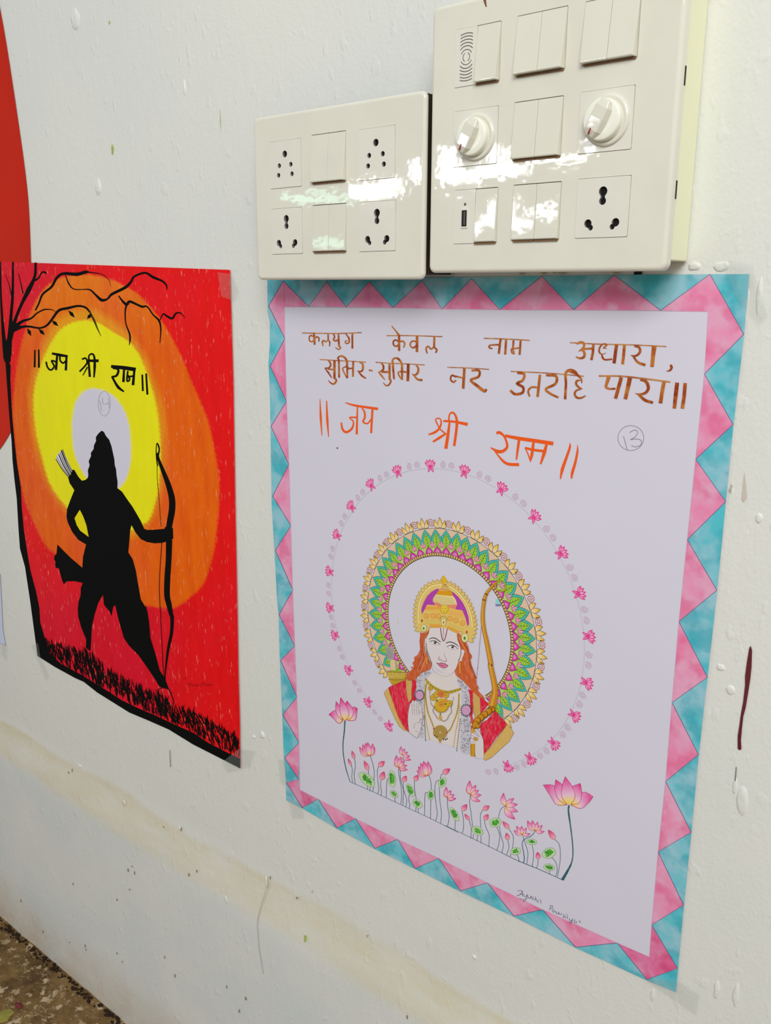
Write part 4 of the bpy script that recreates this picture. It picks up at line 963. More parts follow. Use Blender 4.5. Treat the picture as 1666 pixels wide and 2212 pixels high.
    a.poly(PX(C6, [(338, 715), (332, 640), (368, 540), (420, 450), (480, 390), (550, 350), (590, 345), (770, 378), (870, 455), (930, 540), (985, 640), (1015, 760), (1018, 890), (985, 820), (940, 740), (560, 700), (400, 640)]), (212, 172, 84))
    PUR = (164, 60, 160)
    a.poly(PX(C6, [(585, 345), (550, 350), (480, 390), (420, 450), (370, 540), (335, 640), (342, 712), (365, 680), (400, 610), (422, 574), (548, 582), (500, 522), (506, 480), (545, 425), (592, 368)]), PUR)
    a.poly(PX(C6, [(763, 380), (800, 400), (870, 460), (930, 540), (982, 640), (1016, 760), (1022, 850), (1000, 892), (985, 820), (970, 760), (925, 655), (820, 640), (852, 570), (830, 500), (790, 440)]), PUR)
    a.poly(PX(C6, [(592, 368), (680, 375), (770, 386), (792, 452), (660, 450), (545, 425)]), (214, 156, 30))
    for k in range(16): x = 560+k*15; a.stroke(PX(C6, [(x+14*(1-k/8), 372+k*.8), (x, 430+k)]), .7, (170, 110, 16))
    a.poly(PX(C6, [(545, 428), (792, 455), (835, 510), (850, 572), (700, 590), (560, 560), (502, 520), (505, 482)]), (214, 196, 140))
    for r_ in range(4):
        for k in range(11+r_): a.ring(C6(530-r_*8+k*25, 452+r_*28+k*4), 1.3, .5, (160, 130, 60), n=7)
    a.poly(PX(C6, [(590, 368), (600, 318), (632, 272), (645, 262), (702, 268), (742, 310), (770, 384), (680, 372)]), (214, 182, 112))
    for k in range(8): a.stroke(PX(C6, [(655+k*5, 275), (612+k*20, 360+k*2)]), .7, (150, 112, 40))
    a.stroke(PX(C6, [(590, 350), (680, 362), (770, 384)]), 1, (176, 70, 50))
    a.poly(PX(C6, [(658, 155), (690, 190), (708, 235), (690, 262), (650, 268), (624, 250), (622, 205), (640, 175)]), (206, 166, 36)); a.stroke(PX(C6, [(658, 155), (640, 175), (622, 205), (626, 250), (655, 268)]), .8, (150, 110, 20))
    a.poly(PX(C6, [(530, 528), (600, 565), (640, 600), (610, 660), (560, 590)]), (216, 146, 110)); a.poly(PX(C6, [(700, 580), (850, 570), (825, 640), (760, 620)]), (220, 138, 104))
    for k in range(6): a.stroke(PX(C6, [(545+k*14, 535+k*6), (562+k*13, 580+k*6)]), .7, (190, 80, 60)); a.stroke(PX(C6, [(715+k*22, 582-k), (722+k*18, 622)]), .7, (190, 80, 60))
    for k in range(13): a.stroke(PX(C6, [(405+k*17, 605-k), (388+k*17, 650-k)]), 1.2, (222, 140, 50)); 
    for k in range(10): a.stroke(PX(C6, [(760+k*19, 660+k*4), (748+k*20, 725+k*5)]), 1.3, (222, 160, 90))
    a.circle(C6(665, 640), 9, (212, 186, 60)); a.ring(C6(665, 640), 9, .8, (150, 120, 20)); a.circle(C6(645, 628), .9, (120, 90, 20)); a.circle(C6(685, 628), .9, (120, 90, 20)); a.stroke(PX(C6, [(645, 655), (665, 665), (688, 655)]), .8, (150, 120, 20))
    a.stroke(PX(C6, [(620, 600), (610, 650), (640, 690), (690, 690), (722, 650), (715, 600)]), 2.6, (190, 156, 50))
    for x, y in ((407, 738), (505, 735), (578, 740), (750, 775), (833, 800), (930, 838)):
        a.circle(C6(x, y), 5.2, (226, 176, 90)); a.ring(C6(x, y), 5, 1.1, (196, 112, 24), n=14); a.stroke(PX(C6, [(x, y-22), (x-4, y), (x-14, y+16)]), .8, (190, 104, 20)); a.stroke(PX(C6, [(x-2, y), (x+18, y+12)]), .8, (190, 104, 20))
    for r_ in range(3):
        for k in range(13): x = 400+k*20 if k < 11 else 0; a.circle(C6(x, 792+r_*26), .5, (130, 150, 60)); a.circle(C6(735+k*17, 845+r_*26+k*6), .5, (130, 150, 60))
    for k in range(7): a.circle(C6(468+k*23, 880), 2.6, (226, 170, 60)); a.ring(C6(468+k*23, 880), 2.6, .8, (200, 106, 20), n=9); a.circle(C6(720+k*27, 905+k*13), 2.5, (226, 170, 60)); a.ring(C6(720+k*27, 905+k*13), 2.5, .8, (200, 106, 20), n=9)
    for x, y, rr in ((372, 910, 1), (962, 1052, 1.2)):
        a.circle(C6(x, y), 6.2*rr, (204, 200, 150), ry=8*rr); a.ring(C6(x, y), 6.2*rr, .8, (140, 130, 60), ry=8*rr); a.circle(C6(x-2, y+5), 2.0*rr, (70, 120, 40), ry=3*rr)
    a.circle(C6(656, 826), 5, (214, 204, 150), ry=8); a.ring(C6(656, 826), 5, .8, (140, 120, 60), ry=8); a.circle(C6(656, 830), 1.4, (170, 40, 40), ry=2.8)
    for k in range(9): th = math.pi+math.pi*k/8; a.circle(C6(656+50*math.cos(th), 800+60*math.sin(th)), .8, (40, 80, 50))
    for x, y in ((345, 805), (990, 968)): a.circle(C6(x, y), 1.8, (170, 50, 40), ry=3)
    for x, y in ((900, 980), (442, 890)): a.circle(C6(x, y), 2.6, (214, 190, 190)); a.ring(C6(x, y), 2.6, .7, (140, 110, 90), n=9)
    a.build('crown', INK, root, 'tall golden crown with purple panels')
    # garland, jewellery
    a = Art(PAPER_OFF+.00074, .0000012); WG = (182, 180, 188)
    for pts in ([(600, 160), (560, 165), (500, 195), (462, 240), (440, 310), (446, 385), (520, 392), (535, 330), (555, 262), (620, 185)], [(452, 500), (530, 500), (528, 620), (515, 760), (522, 965), (470, 950), (445, 960), (480, 900), (500, 780), (500, 650)], [(925, 240), (962, 250), (1020, 310), (1062, 380), (1082, 450), (1090, 570), (1000, 575), (985, 420), (945, 310)], [(972, 690), (1092, 720), (1095, 850), (1090, 1000), (1092, 1150), (1040, 1160), (990, 1140), (968, 1092), (985, 900)]):
        a.cut('garland_strand'); a.poly(PX(C7, pts), WG)
    a.cut('petal_scribbles')
    def scrib(path, w, n_):
        P_, _ = resample(path, 1, True, 6)
        for k in range(n_):
            i = rnd.randrange(1, len(P_)); x, y = P_[i]+(P_[i-1]-P_[i])*rnd.random(); x += rnd.uniform(-w, w); r_ = rnd.uniform(8, 16); t0 = rnd.uniform(0, 6)
            a.stroke(PX(C7, [(x+r_*math.cos(t0+j), y+r_*.8*math.sin(t0+j)) for j in (0, .8, 1.6, 2.4)]), .55, rnd.choice([(96, 92, 108), (120, 116, 130), (210, 208, 214)]), step=2)
    scrib([(590, 175), (520, 210), (480, 290), (480, 370)], 30, 70); scrib([(490, 520), (505, 640), (508, 760), (495, 930)], 22, 60)
    scrib([(950, 265), (1010, 350), (1045, 460), (1050, 550)], 30, 80); scrib([(1030, 720), (1035, 850), (1040, 1000), (1035, 1130)], 48, 150)
    for cx, cy, r_ in ((480, 455, 54), (1040, 635, 62)):
        a.cut('mauve_blossom')
        for k in range(18):
            th = math.tau*k/18; a.stroke(PX(C7, [(cx+r_*.82*math.cos(th), cy+r_*.9*math.sin(th)), (cx+r_*1.04*math.cos(th), cy+r_*1.12*math.sin(th)), (cx+r_*1.22*math.cos(th), cy+r_*1.34*math.sin(th))]), [1.2, 2.2, .6], (40, 66, 78))
        a.circle(C7(cx, cy), r_*.18*.86, (198, 150, 182), ry=r_*.18*.95, n=20); a.ring(C7(cx, cy), r_*.18*.5, .6, (160, 110, 150)); a.ring(C7(cx+4, cy), r_*.18*.25, .6, (160, 110, 150)); a.ring(C7(cx, cy), r_*.18*.84, .6, (140, 90, 130), ry=r_*.18*.93)
    a.build('garland', INK, root)
    for o in root.children:
        if o.name.startswith('petal_scribbles'): o['kind'] = 'stuff'
    a = Art(PAPER_OFF+.00080, .0000012)
    def chain(path, w, col, dot, step_=9):
        a.stroke(PX(C7, path), w, col); P_, _ = resample(path, 1, True, 8); acc = 0
        for i in range(1, len(P_)):
            acc += np.hypot(*(P_[i]-P_[i-1]))
            if acc > step_*1.6: acc = 0; a.ring(C7(*P_[i]), w*.36, .5, dot, n=6)
    a.cut('long_necklace'); chain([(572, 270), (552, 400), (558, 520), (582, 660), (620, 760), (652, 845)], 2.8, (186, 156, 66), (112, 84, 20))
    chain([(955, 430), (948, 560), (925, 680), (885, 780), (850, 860), (806, 905)], 2.8, (186, 156, 66), (112, 84, 20))
    chain([(540, 400), (538, 560), (552, 720), (575, 860), (600, 982)], 1.5, (198, 172, 96), (130, 100, 30)); chain([(962, 560), (940, 760), (912, 900), (888, 1075)], 1.5, (198, 172, 96), (130, 100, 30))
    for k in range(15): a.circle(C7(536+k*1.2, 700+k*21), .9, (50, 78, 66), ry=1.6); a.circle(C7(968-k*3, 740+k*27), .9, (50, 78, 66), ry=1.7)
    for k in range(26): a.ring(C7(545-k*.2, 330+k*16), .9, .5, (150, 124, 60), n=6)
    a.cut('choker')
    a.stroke(PX(C7, [(552, 262), (600, 320), (660, 365), (740, 405), (820, 420), (900, 402), (975, 378)]), [4, 5.5, 6, 7, 7, 6, 4.5], (182, 156, 52))
    for k in range(15):
        t = k/14; x = 555+t*415; y = np.interp(t, [0, .12, .25, .45, .64, .83, 1], [262, 320, 365, 405, 420, 402, 378]); a.stroke(PX(C7, [(x-12, y-12), (x, y+2), (x-4, y+16)]), .9, (110, 90, 20)); a.circle(C7(x+6, y), .9, (80, 96, 30))
    for x, y, r_ in ((650, 482, 7), (842, 552, 6.5), (610, 370, 5), (800, 455, 6), (690, 440, 7)): a.circle(C7(x, y), r_, (188, 158, 50)); a.ring(C7(x, y), r_, .7, (120, 90, 20), n=12); a.circle(C7(x, y), 1.2, (150, 50, 40))
    a.circle(C7(740, 440), 8, (206, 120, 60)); a.ring(C7(740, 440), 5, 1, (170, 60, 50)); a.circle(C7(740, 440), 1.6, (120, 60, 40))
    a.circle(C7(742, 575), 15, (196, 158, 34), ry=15, n=24)
    for k in range(22): th = math.pi*.05+math.pi*.9*k/21; a.stroke(PX(C7, [(742+72*math.cos(th), 575+72*math.sin(th)), (742+96*math.cos(th), 575+96*math.sin(th))]), .9, (150, 116, 24))
    a.circle(C7(742, 560), 8.5, (202, 150, 50)); a.ring(C7(742, 560), 5, .9, (160, 70, 50)); a.circle(C7(742, 562), 1.6, (110, 50, 40)); a.circle(C7(690, 522), 2.2, (70, 110, 40)); a.circle(C7(792, 560), 2.2, (70, 110, 40)); a.circle(C7(790, 520), 5, (196, 140, 50))
    for pth in ([(600, 395), (606, 480), (622, 560), (655, 600), (640, 640), (670, 690), (700, 740)], [(888, 480), (870, 560), (860, 600), (862, 660), (830, 700), (815, 740), (770, 765), (735, 740)], [(612, 420), (640, 440)]):
        P_, _ = resample(pth, 1, True, 5)
        for p in P_: a.ring(C7(*p), .9, .5, (130, 100, 70), n=6)
    a.stroke(PX(C7, [(730, 660), (722, 700), (712, 715), (728, 760), (745, 715), (735, 700), (732, 660)]), 1.3, (190, 150, 50)); a.circle(C7(730, 685), 1.6, (70, 120, 50)); a.circle(C7(730, 715), 3, (196, 156, 60))
    a.cut('pendant'); a.circle(C7(728, 895), 15, (176, 146, 76), n=24)
    for r_ in (14, 10.5, 7.5, 4): a.ring(C7(730, 903), r_, .9, (110, 86, 40), n=22)
    a.circle(C7(730, 903), 2, (214, 190, 130)); a.circle(C7(730, 903), .9, (40, 40, 30))
    a.poly(PX(C7, [(700, 960), (650, 940), (640, 905), (668, 930)]), (176, 146, 76)); a.poly(PX(C7, [(700, 968), (745, 975), (742, 1010), (725, 1030), (708, 1000)]), (176, 146, 76)); a.ring(C7(725, 992), 2, .7, (110, 60, 30))
    for x, y in ((766, 982), (790, 985), (810, 976), (690, 950), (664, 938)): a.circle(C7(x, y), 1.2, (56, 50, 36), ry=2)
    for x, y in ((652, 858), (806, 905)): a.circle(C7(x, y), 1.7, (150, 60, 50))
    a.cut('ear_drops')
    for pts in ([(572, 0), (566, 40), (572, 85)], [(966, 65), (962, 130), (968, 195)]): chain(pts, 3.2, (204, 160, 70), (150, 104, 30))
    a.build('jewellery', INK, root, 'gold necklaces and pendants')
    # hands
    a = Art(PAPER_OFF+.00086); PN = (128, 110, 112); HS = (200, 192, 194)
    lh = [(357, 902), (345, 820), (340, 740), (348, 640), (362, 575), (382, 548), (392, 520), (408, 516), (420, 528), (436, 514), (450, 528), (466, 535), (480, 560), (500, 590), (512, 660), (518, 730), (505, 800), (498, 870), (470, 930), (447, 966), (400, 935)]
    a.cut('hand'); a.poly(PX(C7, lh), HS); a.stroke(PX(C7, lh[:-2]+[(447, 966), (400, 935), (357, 902)]), .7, PN)
    for pts in ([(386, 560), (392, 620), (398, 690)], [(412, 532), (418, 610), (424, 690)], [(446, 530), (446, 610), (450, 690)], [(470, 560), (474, 640), (476, 700)], [(420, 850), (412, 820), (440, 790), (476, 780), (486, 740), (516, 722)], [(430, 880), (470, 900)]): a.stroke(PX(C7, pts), .7, PN)
    for x, y in ((402, 575), (430, 580), (458, 590), (398, 620), (428, 630), (456, 640)): a.stroke(PX(C7, [(x-10, y), (x+8, y+2)]), .6, (160, 130, 136))
    rh = [(1048, 758), (1075, 768), (1110, 800), (1150, 845), (1190, 885), (1222, 930), (1246, 1000), (1250, 1100), (1252, 1215), (1155, 1210), (1138, 1120), (1095, 1040), (1082, 1000), (1098, 960), (1100, 925), (1120, 900), (1150, 925), (1195, 950), (1150, 880), (1100, 820)]
    a.cut('hand'); a.poly(PX(C7, rh), HS); a.stroke(PX(C7, rh[:8]), .7, PN); a.stroke(PX(C7, [(1155, 1210), (1138, 1120), (1095, 1040), (1082, 1000), (1098, 960), (1100, 925), (1120, 900), (1150, 925), (1200, 952), (1150, 880), (1100, 820), (1060, 775)]), .7, PN)
    for pts in ([(1105, 930), (1140, 955), (1180, 965)], [(1100, 965), (1130, 985)], [(1095, 1010), (1120, 1018), (1150, 1010)]): a.stroke(PX(C7, pts), .7, PN)
    a.circle(C7(1155, 980), 5, (190, 140, 60), ry=3.6, rot=.6); a.ring(C7(1155, 980), 5, .7, (120, 80, 30), ry=3.6)
    a.poly(PX(C7, [(1097, 1036), (1145, 1036), (1142, 1190), (1096, 1184)]), (196, 138, 26)); a.stroke(PX(C7, [(1097, 1036), (1096, 1184)]), .9, (130, 84, 16)); a.stroke(PX(C7, [(1145, 1036), (1142, 1190)]), .9, (130, 84, 16))
    a.poly(PX(C7, [(1108, 846), (1130, 858), (1148, 890), (1106, 915), (1098, 880)]), (200, 144, 36))
    a.build('hands', INK, root, 'two pale pencilled hands')
    # bow
    a = Art(PAPER_OFF+.00092); BW = (184, 124, 30); BD = (122, 76, 18)
    a.ring(C6(1478, 308), 11, 2.6, (172, 150, 40), ry=11.5, n=26)
    path = PX(C6, [(1412, 252), (1372, 290), (1325, 345), (1272, 415), (1245, 500), (1225, 640), (1220, 780), (1238, 930), (1275, 1100), (1310, 1280), (1335, 1420)])+PX(C7, [(1332, 100), (1358, 220), (1380, 330), (1386, 420), (1370, 500), (1345, 590)])
    W_ = [2.5, 4, 5, 5.4, 7, 7, 8, 7.6, 8.4, 9, 9.5, 10, 10.5, 11, 12, 15, 17]
    a.stroke(path, [w+1.2 for w in W_], BD); a.stroke(path, W_, BW); a.stroke([(x-1.2, y) for x, y in path], [w*.35 for w in W_], (204, 150, 60))
    for x, y in ((1272, 418), (1236, 500)): a.stroke(PX(C6, [(x-22, y-4), (x+24, y+16)]), 3.2, BD)
    a.stroke(PX(C6, [(1200, 880), (1180, 1100), (1150, 1466)])+PX(C7, [(1175, 130), (1162, 300)]), .8, (140, 90, 120))
    for x, y, r1, r2, ro in ((1345, 622, 9, 7, .3), (1305, 655, 9.5, 8, -.9), (1258, 690, 9.5, 8, -.7), (1215, 728, 9.5, 8, -.8), (1172, 765, 9.5, 8, -.8), (1150, 812, 9, 7.5, -1.2), (1180, 828, 6, 5, 0)):
        a.circle(C7(x, y), r1, BD, ry=r2, rot=ro); a.circle(C7(x-3, y-4), r1*.78, (190, 128, 26), ry=r2*.74, rot=ro)
    for x, y in ((1325, 600), (1370, 605)): a.stroke(PX(C7, [(x-25, y+20), (x, y-10), (x+20, y+14)]), 1.6, BD)
    a.cut('tassel'); a.poly(PX(C6, [(1418, 490), (1440, 492), (1478, 560), (1474, 572), (1406, 570), (1405, 540)]), (130, 194, 196))
    for k in range(7): a.stroke(PX(C6, [(1408+k*11, 568), (1410+k*11, 596-2*(k % 2))]), 1, (96, 84, 160))
    a.build('bow', INK, root, 'golden brown bow with knotted grip')
    # ---- lotus pond along the bottom
    a = Art(PAPER_OFF+.00028); ST = (52, 92, 104)
    def st(T_, pts, w=1.1, col=ST): a.cut('lotus_stem', True); a.stroke(PX(T_, pts), w, col)
    st(C9, [(306, 432), (300, 550), (284, 700), (290, 850), (316, 985), (342, 1080), (370, 1160)], [2.6, 2.4, 2.0, 1.8, 1.8, 1.5, 1.2], (26, 82, 84))
    st(C9, [(368, 1160), (690, 1300), (1080, 1482), (1340, 1603), (1666, 1768)], .9)
    st(C10, [(10, 800), (400, 985), (700, 1135), (840, 1198), (1000, 1262), (1260, 1380)], [.9, .9, 1.2, 1.5, 1.4, 1.2])
    for pts in ([(382, 962), (396, 1020), (388, 1100), (402, 1170)], [(420, 880), (432, 960), (418, 1080), (432, 1188)], [(588, 1022), (592, 1070)], [(575, 1180), (578, 1255)], [(610, 1215), (608, 1270)], [(652, 1222), (640, 1276)],
                [(608, 842), (640, 940), (658, 1040), (655, 1150)], [(712, 972), (695, 1040), (706, 1180), (712, 1260), (698, 1305)], [(740, 1135), (734, 1210), (746, 1280), (738, 1328)],
                [(838, 1122), (816, 1130), (806, 1220), (802, 1355)], [(900, 1330), (912, 1405)], [(952, 985), (955, 1080), (980, 1220), (988, 1340), (975, 1425)], [(972, 1010), (975, 1130), (1015, 1270), (1048, 1370), (1038, 1462)],
                [(1005, 1155), (1010, 1300), (1000, 1442)], [(1008, 855), (1000, 900)], [(1082, 1300), (1072, 1380), (1086, 1430), (1080, 1480)], [(1142, 1145), (1142, 1240), (1162, 1362)], [(1162, 1455), (1156, 1512)], [(1184, 1462), (1186, 1528)],
                [(1302, 1065), (1335, 1140), (1342, 1255)], [(1305, 1290), (1275, 1290), (1265, 1350), (1262, 1562)], [(1338, 1375), (1334, 1605)], [(1440, 1140), (1400, 1160), (1385, 1260), (1400, 1420), (1415, 1540), (1396, 1630)],
                [(1480, 1060), (1456, 1090), (1452, 1130)], [(1438, 1228), (1448, 1400), (1466, 1540), (1455, 1655)], [(1535, 1350), (1540, 1460), (1558, 1580), (1538, 1695)], [(1632, 1620), (1626, 1740)]): st(C9, pts)
    for pts in ([(188, 642), (202, 740), (204, 820), (190, 885)], [(262, 742), (285, 830), (280, 940)], [(276, 480), (268, 560), (285, 680), (300, 815)], [(308, 890), (305, 942)], [(355, 898), (345, 965)], [(412, 628), (382, 690), (386, 820)], [(388, 905), (390, 988)],
                [(424, 740), (440, 820), (475, 900), (470, 1028)], [(650, 590), (600, 625), (576, 700), (578, 725)], [(555, 815), (585, 900), (576, 1000), (555, 1062)], [(582, 810), (600, 910), (625, 1000), (610, 1088)], [(672, 952), (684, 1030), (660, 1110)],
                [(682, 832), (728, 910), (728, 1000), (720, 1040)], [(706, 1100), (696, 1130)], [(768, 1105), (788, 1150), (788, 1188)], [(828, 905), (850, 970), (885, 1090), (874, 1202)], [(930, 1005), (946, 1110), (930, 1238)], [(992, 1155), (990, 1210), (976, 1252)],
                [(1128, 1125), (1180, 1190), (1195, 1270), (1180, 1340)], [(1170, 945), (1220, 1010), (1228, 1150), (1212, 1270), (1198, 1345)], [(1112, 1275), (1116, 1316)]): st(C10, pts)
    st(C10, [(965, 858), (920, 910), (850, 945), (825, 990), (840, 1090), (848, 1150), (838, 1195)], [1.2, 1.8, 1.6, 1.6, 1.8, 2, 1.8], (60, 104, 120))
    st(C10, [(1320, 585), (1315, 650), (1335, 800), (1355, 960), (1362, 1100), (1345, 1200), (1300, 1290), (1250, 1375)], [3.6, 3.6, 2.8, 2.2, 2.2, 3, 5, 6.5], (28, 84, 92))
    a.build('lotus_stems', PENCIL, root, 'thin teal stems on a slanting line')
    a = Art(PAPER_OFF+.00032)
    def leaf(T_, x, y, rx, ry, rot, seed):
        r = random.Random(seed); k_ = .18 if T_ is C9 else .204; a.cut('lily_pad', True)
        c_ = np.array(T_(x, y)); ro = math.radians(rot)
        rot_ = lambda px_, py_: (c_[0]+px_*math.cos(ro)-py_*math.sin(ro), c_[1]+px_*math.sin(ro)+py_*math.cos(ro))
        P_ = [rot_(rx*k_*math.cos(t)*(1+.05*math.sin(5*t+seed)), ry*k_*math.sin(t)*(1+.05*math.cos(4*t+seed))) for t in [math.tau*i/22 for i in range(22)]]
        a.poly(P_, (178, 200, 156)); a.stroke(P_+[P_[0]], .7, (112, 130, 110), smooth=False)
        for i in range(11):
            t = math.tau*i/11+r.uniform(-.2, .2); q = r.uniform(.55, .85)
            a.stroke([rot_(0, ry*k_*.25), rot_(rx*k_*q*.6*math.cos(t), ry*k_*q*.6*math.sin(t)), rot_(rx*k_*q*math.cos(t), ry*k_*q*math.sin(t))], [.8, ry*k_*.42, .5], r.choice([(70, 150, 50), (92, 168, 66), (50, 126, 56)]))
    for i, (x, y, rx, ry, ro) in enumerate(((570, 1132, 118, 58, 42), (872, 1125, 44, 100, -5), (895, 1305, 56, 34, 42), (1092, 1260, 34, 88, -25), (1178, 1422, 66, 44, 45), (1338, 1315, 40, 62, 10), (1475, 1166, 44, 62, 28), (1622, 1550, 36, 92, -30))): leaf(C9, x, y, rx, ry, ro, i)
    for i, (x, y, rx, ry, ro) in enumerate(((352, 855, 64, 42, 30), (540, 768, 62, 50, -10), (755, 1072, 52, 40, -10), (925, 972, 55, 30, 8), (1108, 1092, 74, 54, -20), (1110, 1243, 58, 36, 10))): leaf(C10, x, y, rx, ry, ro, i+20)
    a.build('lily_pads', INK, root, 'green lily pads')
    a = Art(PAPER_OFF+.00036)
    def L_(T_, base, tips, wf=.2, lw=.9): a.cut('lotus_flower', True); lotus(a, T_(*base), PX(T_, tips), uray, wf, lw)
    L_(C9, (600, 848), [(480, 740), (520, 712), (552, 695), (578, 685), (640, 700), (662, 745)], .17)
    L_(C9, (958, 985), [(908, 890), (925, 842), (980, 858), (1022, 905), (1052, 960), (1058, 1015), (1010, 1028)], .21)
    L_(C9, (1003, 838), [(980, 736), (1025, 762), (1060, 802), (1088, 852), (1100, 898)], .2)
    L_(C9, (1285, 1088), [(1170, 1022), (1188, 975), (1215, 935), (1250, 912), (1302, 915), (1332, 960)], .19)
    L_(C9, (1538, 1345), [(1502, 1270), (1524, 1222), (1580, 1262), (1618, 1312), (1640, 1362), (1600, 1384)], .22)
    L_(C10, (283, 472), [(248, 372), (270, 325), (335, 372), (365, 425), (392, 475), (380, 545)], .2)
    L_(C10, (655, 592), [(628, 456), (738, 512), (776, 576), (780, 652), (750, 734)], .2)
    L_(C10, (826, 890), [(738, 852), (765, 806), (818, 806), (868, 822), (910, 885)], .2)
    L_(C10, (968, 852), [(882, 748), (932, 746), (988, 762), (1038, 796), (1060, 862)], .2)
    def bud(T_, tip, base, w, yb=(226, 170, 150)):
        a.cut('lotus_bud', True); petal(a, T_(*base), T_(*tip), w*.19, [(0, yb), (.4, (222, 130, 160)), (1, (196, 30, 90))], (180, 28, 80), .8, uray)
    for tip, base, w in (((344, 882), (382, 962), 13), ((390, 788), (419, 882), 18), ((537, 908), (588, 1022), 24), ((782, 914), (712, 972), 30), ((776, 1036), (742, 1136), 32), ((1042, 1088), (1006, 1158), 28), ((1182, 1078), (1146, 1146), 28), ((1568, 1004), (1482, 1062), 30)): bud(C9, tip, base, w)
    for tip, base, w in (((239, 576), (190, 642), 30), ((215, 678), (264, 742), 18), ((478, 594), (412, 632), 28), ((464, 682), (424, 740), 28), ((618, 756), (684, 832), 24), ((658, 878), (674, 952), 24), ((1100, 846), (1170, 946), 30), ((988, 1082), (996, 1156), 26)): bud(C10, tip, base, w)
    a.build('lotus_flowers', PENCIL, root, 'pink lotus flowers and buds on stems')
    a = Art(PAPER_OFF+.00042); STP = [(0, (226, 190, 70)), (.16, (226, 196, 120)), (.36, (214, 178, 200)), (.7, (212, 112, 168)), (1, (208, 44, 120))]
    def big(T_, petals):
        a.cut('large_lotus')
        for Lp, Rp in petals:
            a.band(PX(T_, closed_smooth_open(Lp)), PX(T_, closed_smooth_open(Rp)), STP, uray, 14)
            a.stroke(PX(T_, Lp), 1.1, (178, 26, 96)); a.stroke(PX(T_, Rp), 1.1, (178, 26, 96))
    def closed_smooth_open(P_): return [tuple(p) for p in resample(P_, 1, True, 4)[0]]
    big(C9, [([(280, 430), (230, 458), (170, 400), (115, 352)], [(280, 430), (235, 350), (190, 305), (150, 325), (115, 352)]),
             ([(275, 425), (215, 360), (196, 280), (200, 195)], [(278, 425), (262, 340), (245, 260), (200, 195)]),
             ([(350, 425), (430, 415), (448, 330), (455, 280)], [(350, 425), (395, 360), (400, 270), (430, 268), (455, 280)]),
             ([(340, 425), (310, 330), (312, 240), (332, 190)], [(345, 425), (400, 370), (402, 290), (332, 190)]),
             ([(305, 430), (262, 370), (245, 270), (255, 150)], [(308, 430), (352, 370), (335, 270), (255, 150)])])
    big(C10, [([(1300, 580), (1190, 578), (1120, 480), (1048, 370)], [(1290, 575), (1220, 500), (1180, 410), (1140, 372), (1048, 370)]),
              ([(1290, 578), (1205, 520), (1170, 420), (1180, 315)], [(1295, 575), (1270, 470), (1262, 385), (1180, 315)]),
              ([(1340, 580), (1445, 620), (1525, 560), (1575, 495)], [(1350, 580), (1440, 540), (1450, 465), (1500, 450), (1575, 495)]),
              ([(1350, 578), (1330, 470), (1350, 395), (1440, 355)], [(1352, 580), (1430, 560), (1455, 470), (1440, 355)]),
              ([(1300, 575), (1245, 500), (1245, 400), (1280, 283)], [(1340, 578), (1385, 500), (1360, 400), (1280, 283)])])
    a.build('large_lotuses', PENCIL, root, 'two large pink lotus flowers')
    a = Art(PAPER_OFF+.00028); IK = (70, 66, 80)
    for pts in ([(488, 447), (504, 443), (522, 447)], [(522, 448), (502, 474), (488, 478), (486, 470)], [(521, 450), (522, 482)], [(500, 467), (526, 470)], [(530, 466), (532, 482), (546, 482), (552, 468)], [(552, 468), (548, 498), (534, 516), (525, 508), (545, 494)], [(558, 474), (559, 492), (572, 494), (578, 480), (579, 498)],
                [(594, 484), (586, 490), (594, 500), (584, 505)], [(609, 484), (602, 512)], [(604, 504), (614, 500), (616, 518)], [(627, 508), (623, 526)], [(632, 502), (636, 504)], [(642, 506), (645, 530)], [(500, 498), (520, 502)], [(710, 548), (700, 576)], [(703, 545), (722, 546), (720, 560), (706, 562)],
                [(732, 566), (720, 574), (724, 588), (736, 578), (738, 592)], [(746, 582), (748, 598), (758, 598), (763, 586), (766, 602), (780, 602), (784, 592)], [(806, 604), (794, 610), (794, 624), (806, 616), (810, 628)], [(820, 612), (821, 634)], [(814, 601), (824, 606)], [(834, 628), (836, 644), (850, 642), (856, 630)], [(856, 630), (850, 655), (840, 662), (838, 654), (852, 648)], [(876, 638), (864, 646), (868, 660), (880, 650), (884, 662)], [(896, 644), (906, 650), (904, 660)]):
        a.stroke(PX(C11, pts), .9, IK)
    a.build('signature', INK, root, 'handwritten pen signature')
    return root
build_right_poster()
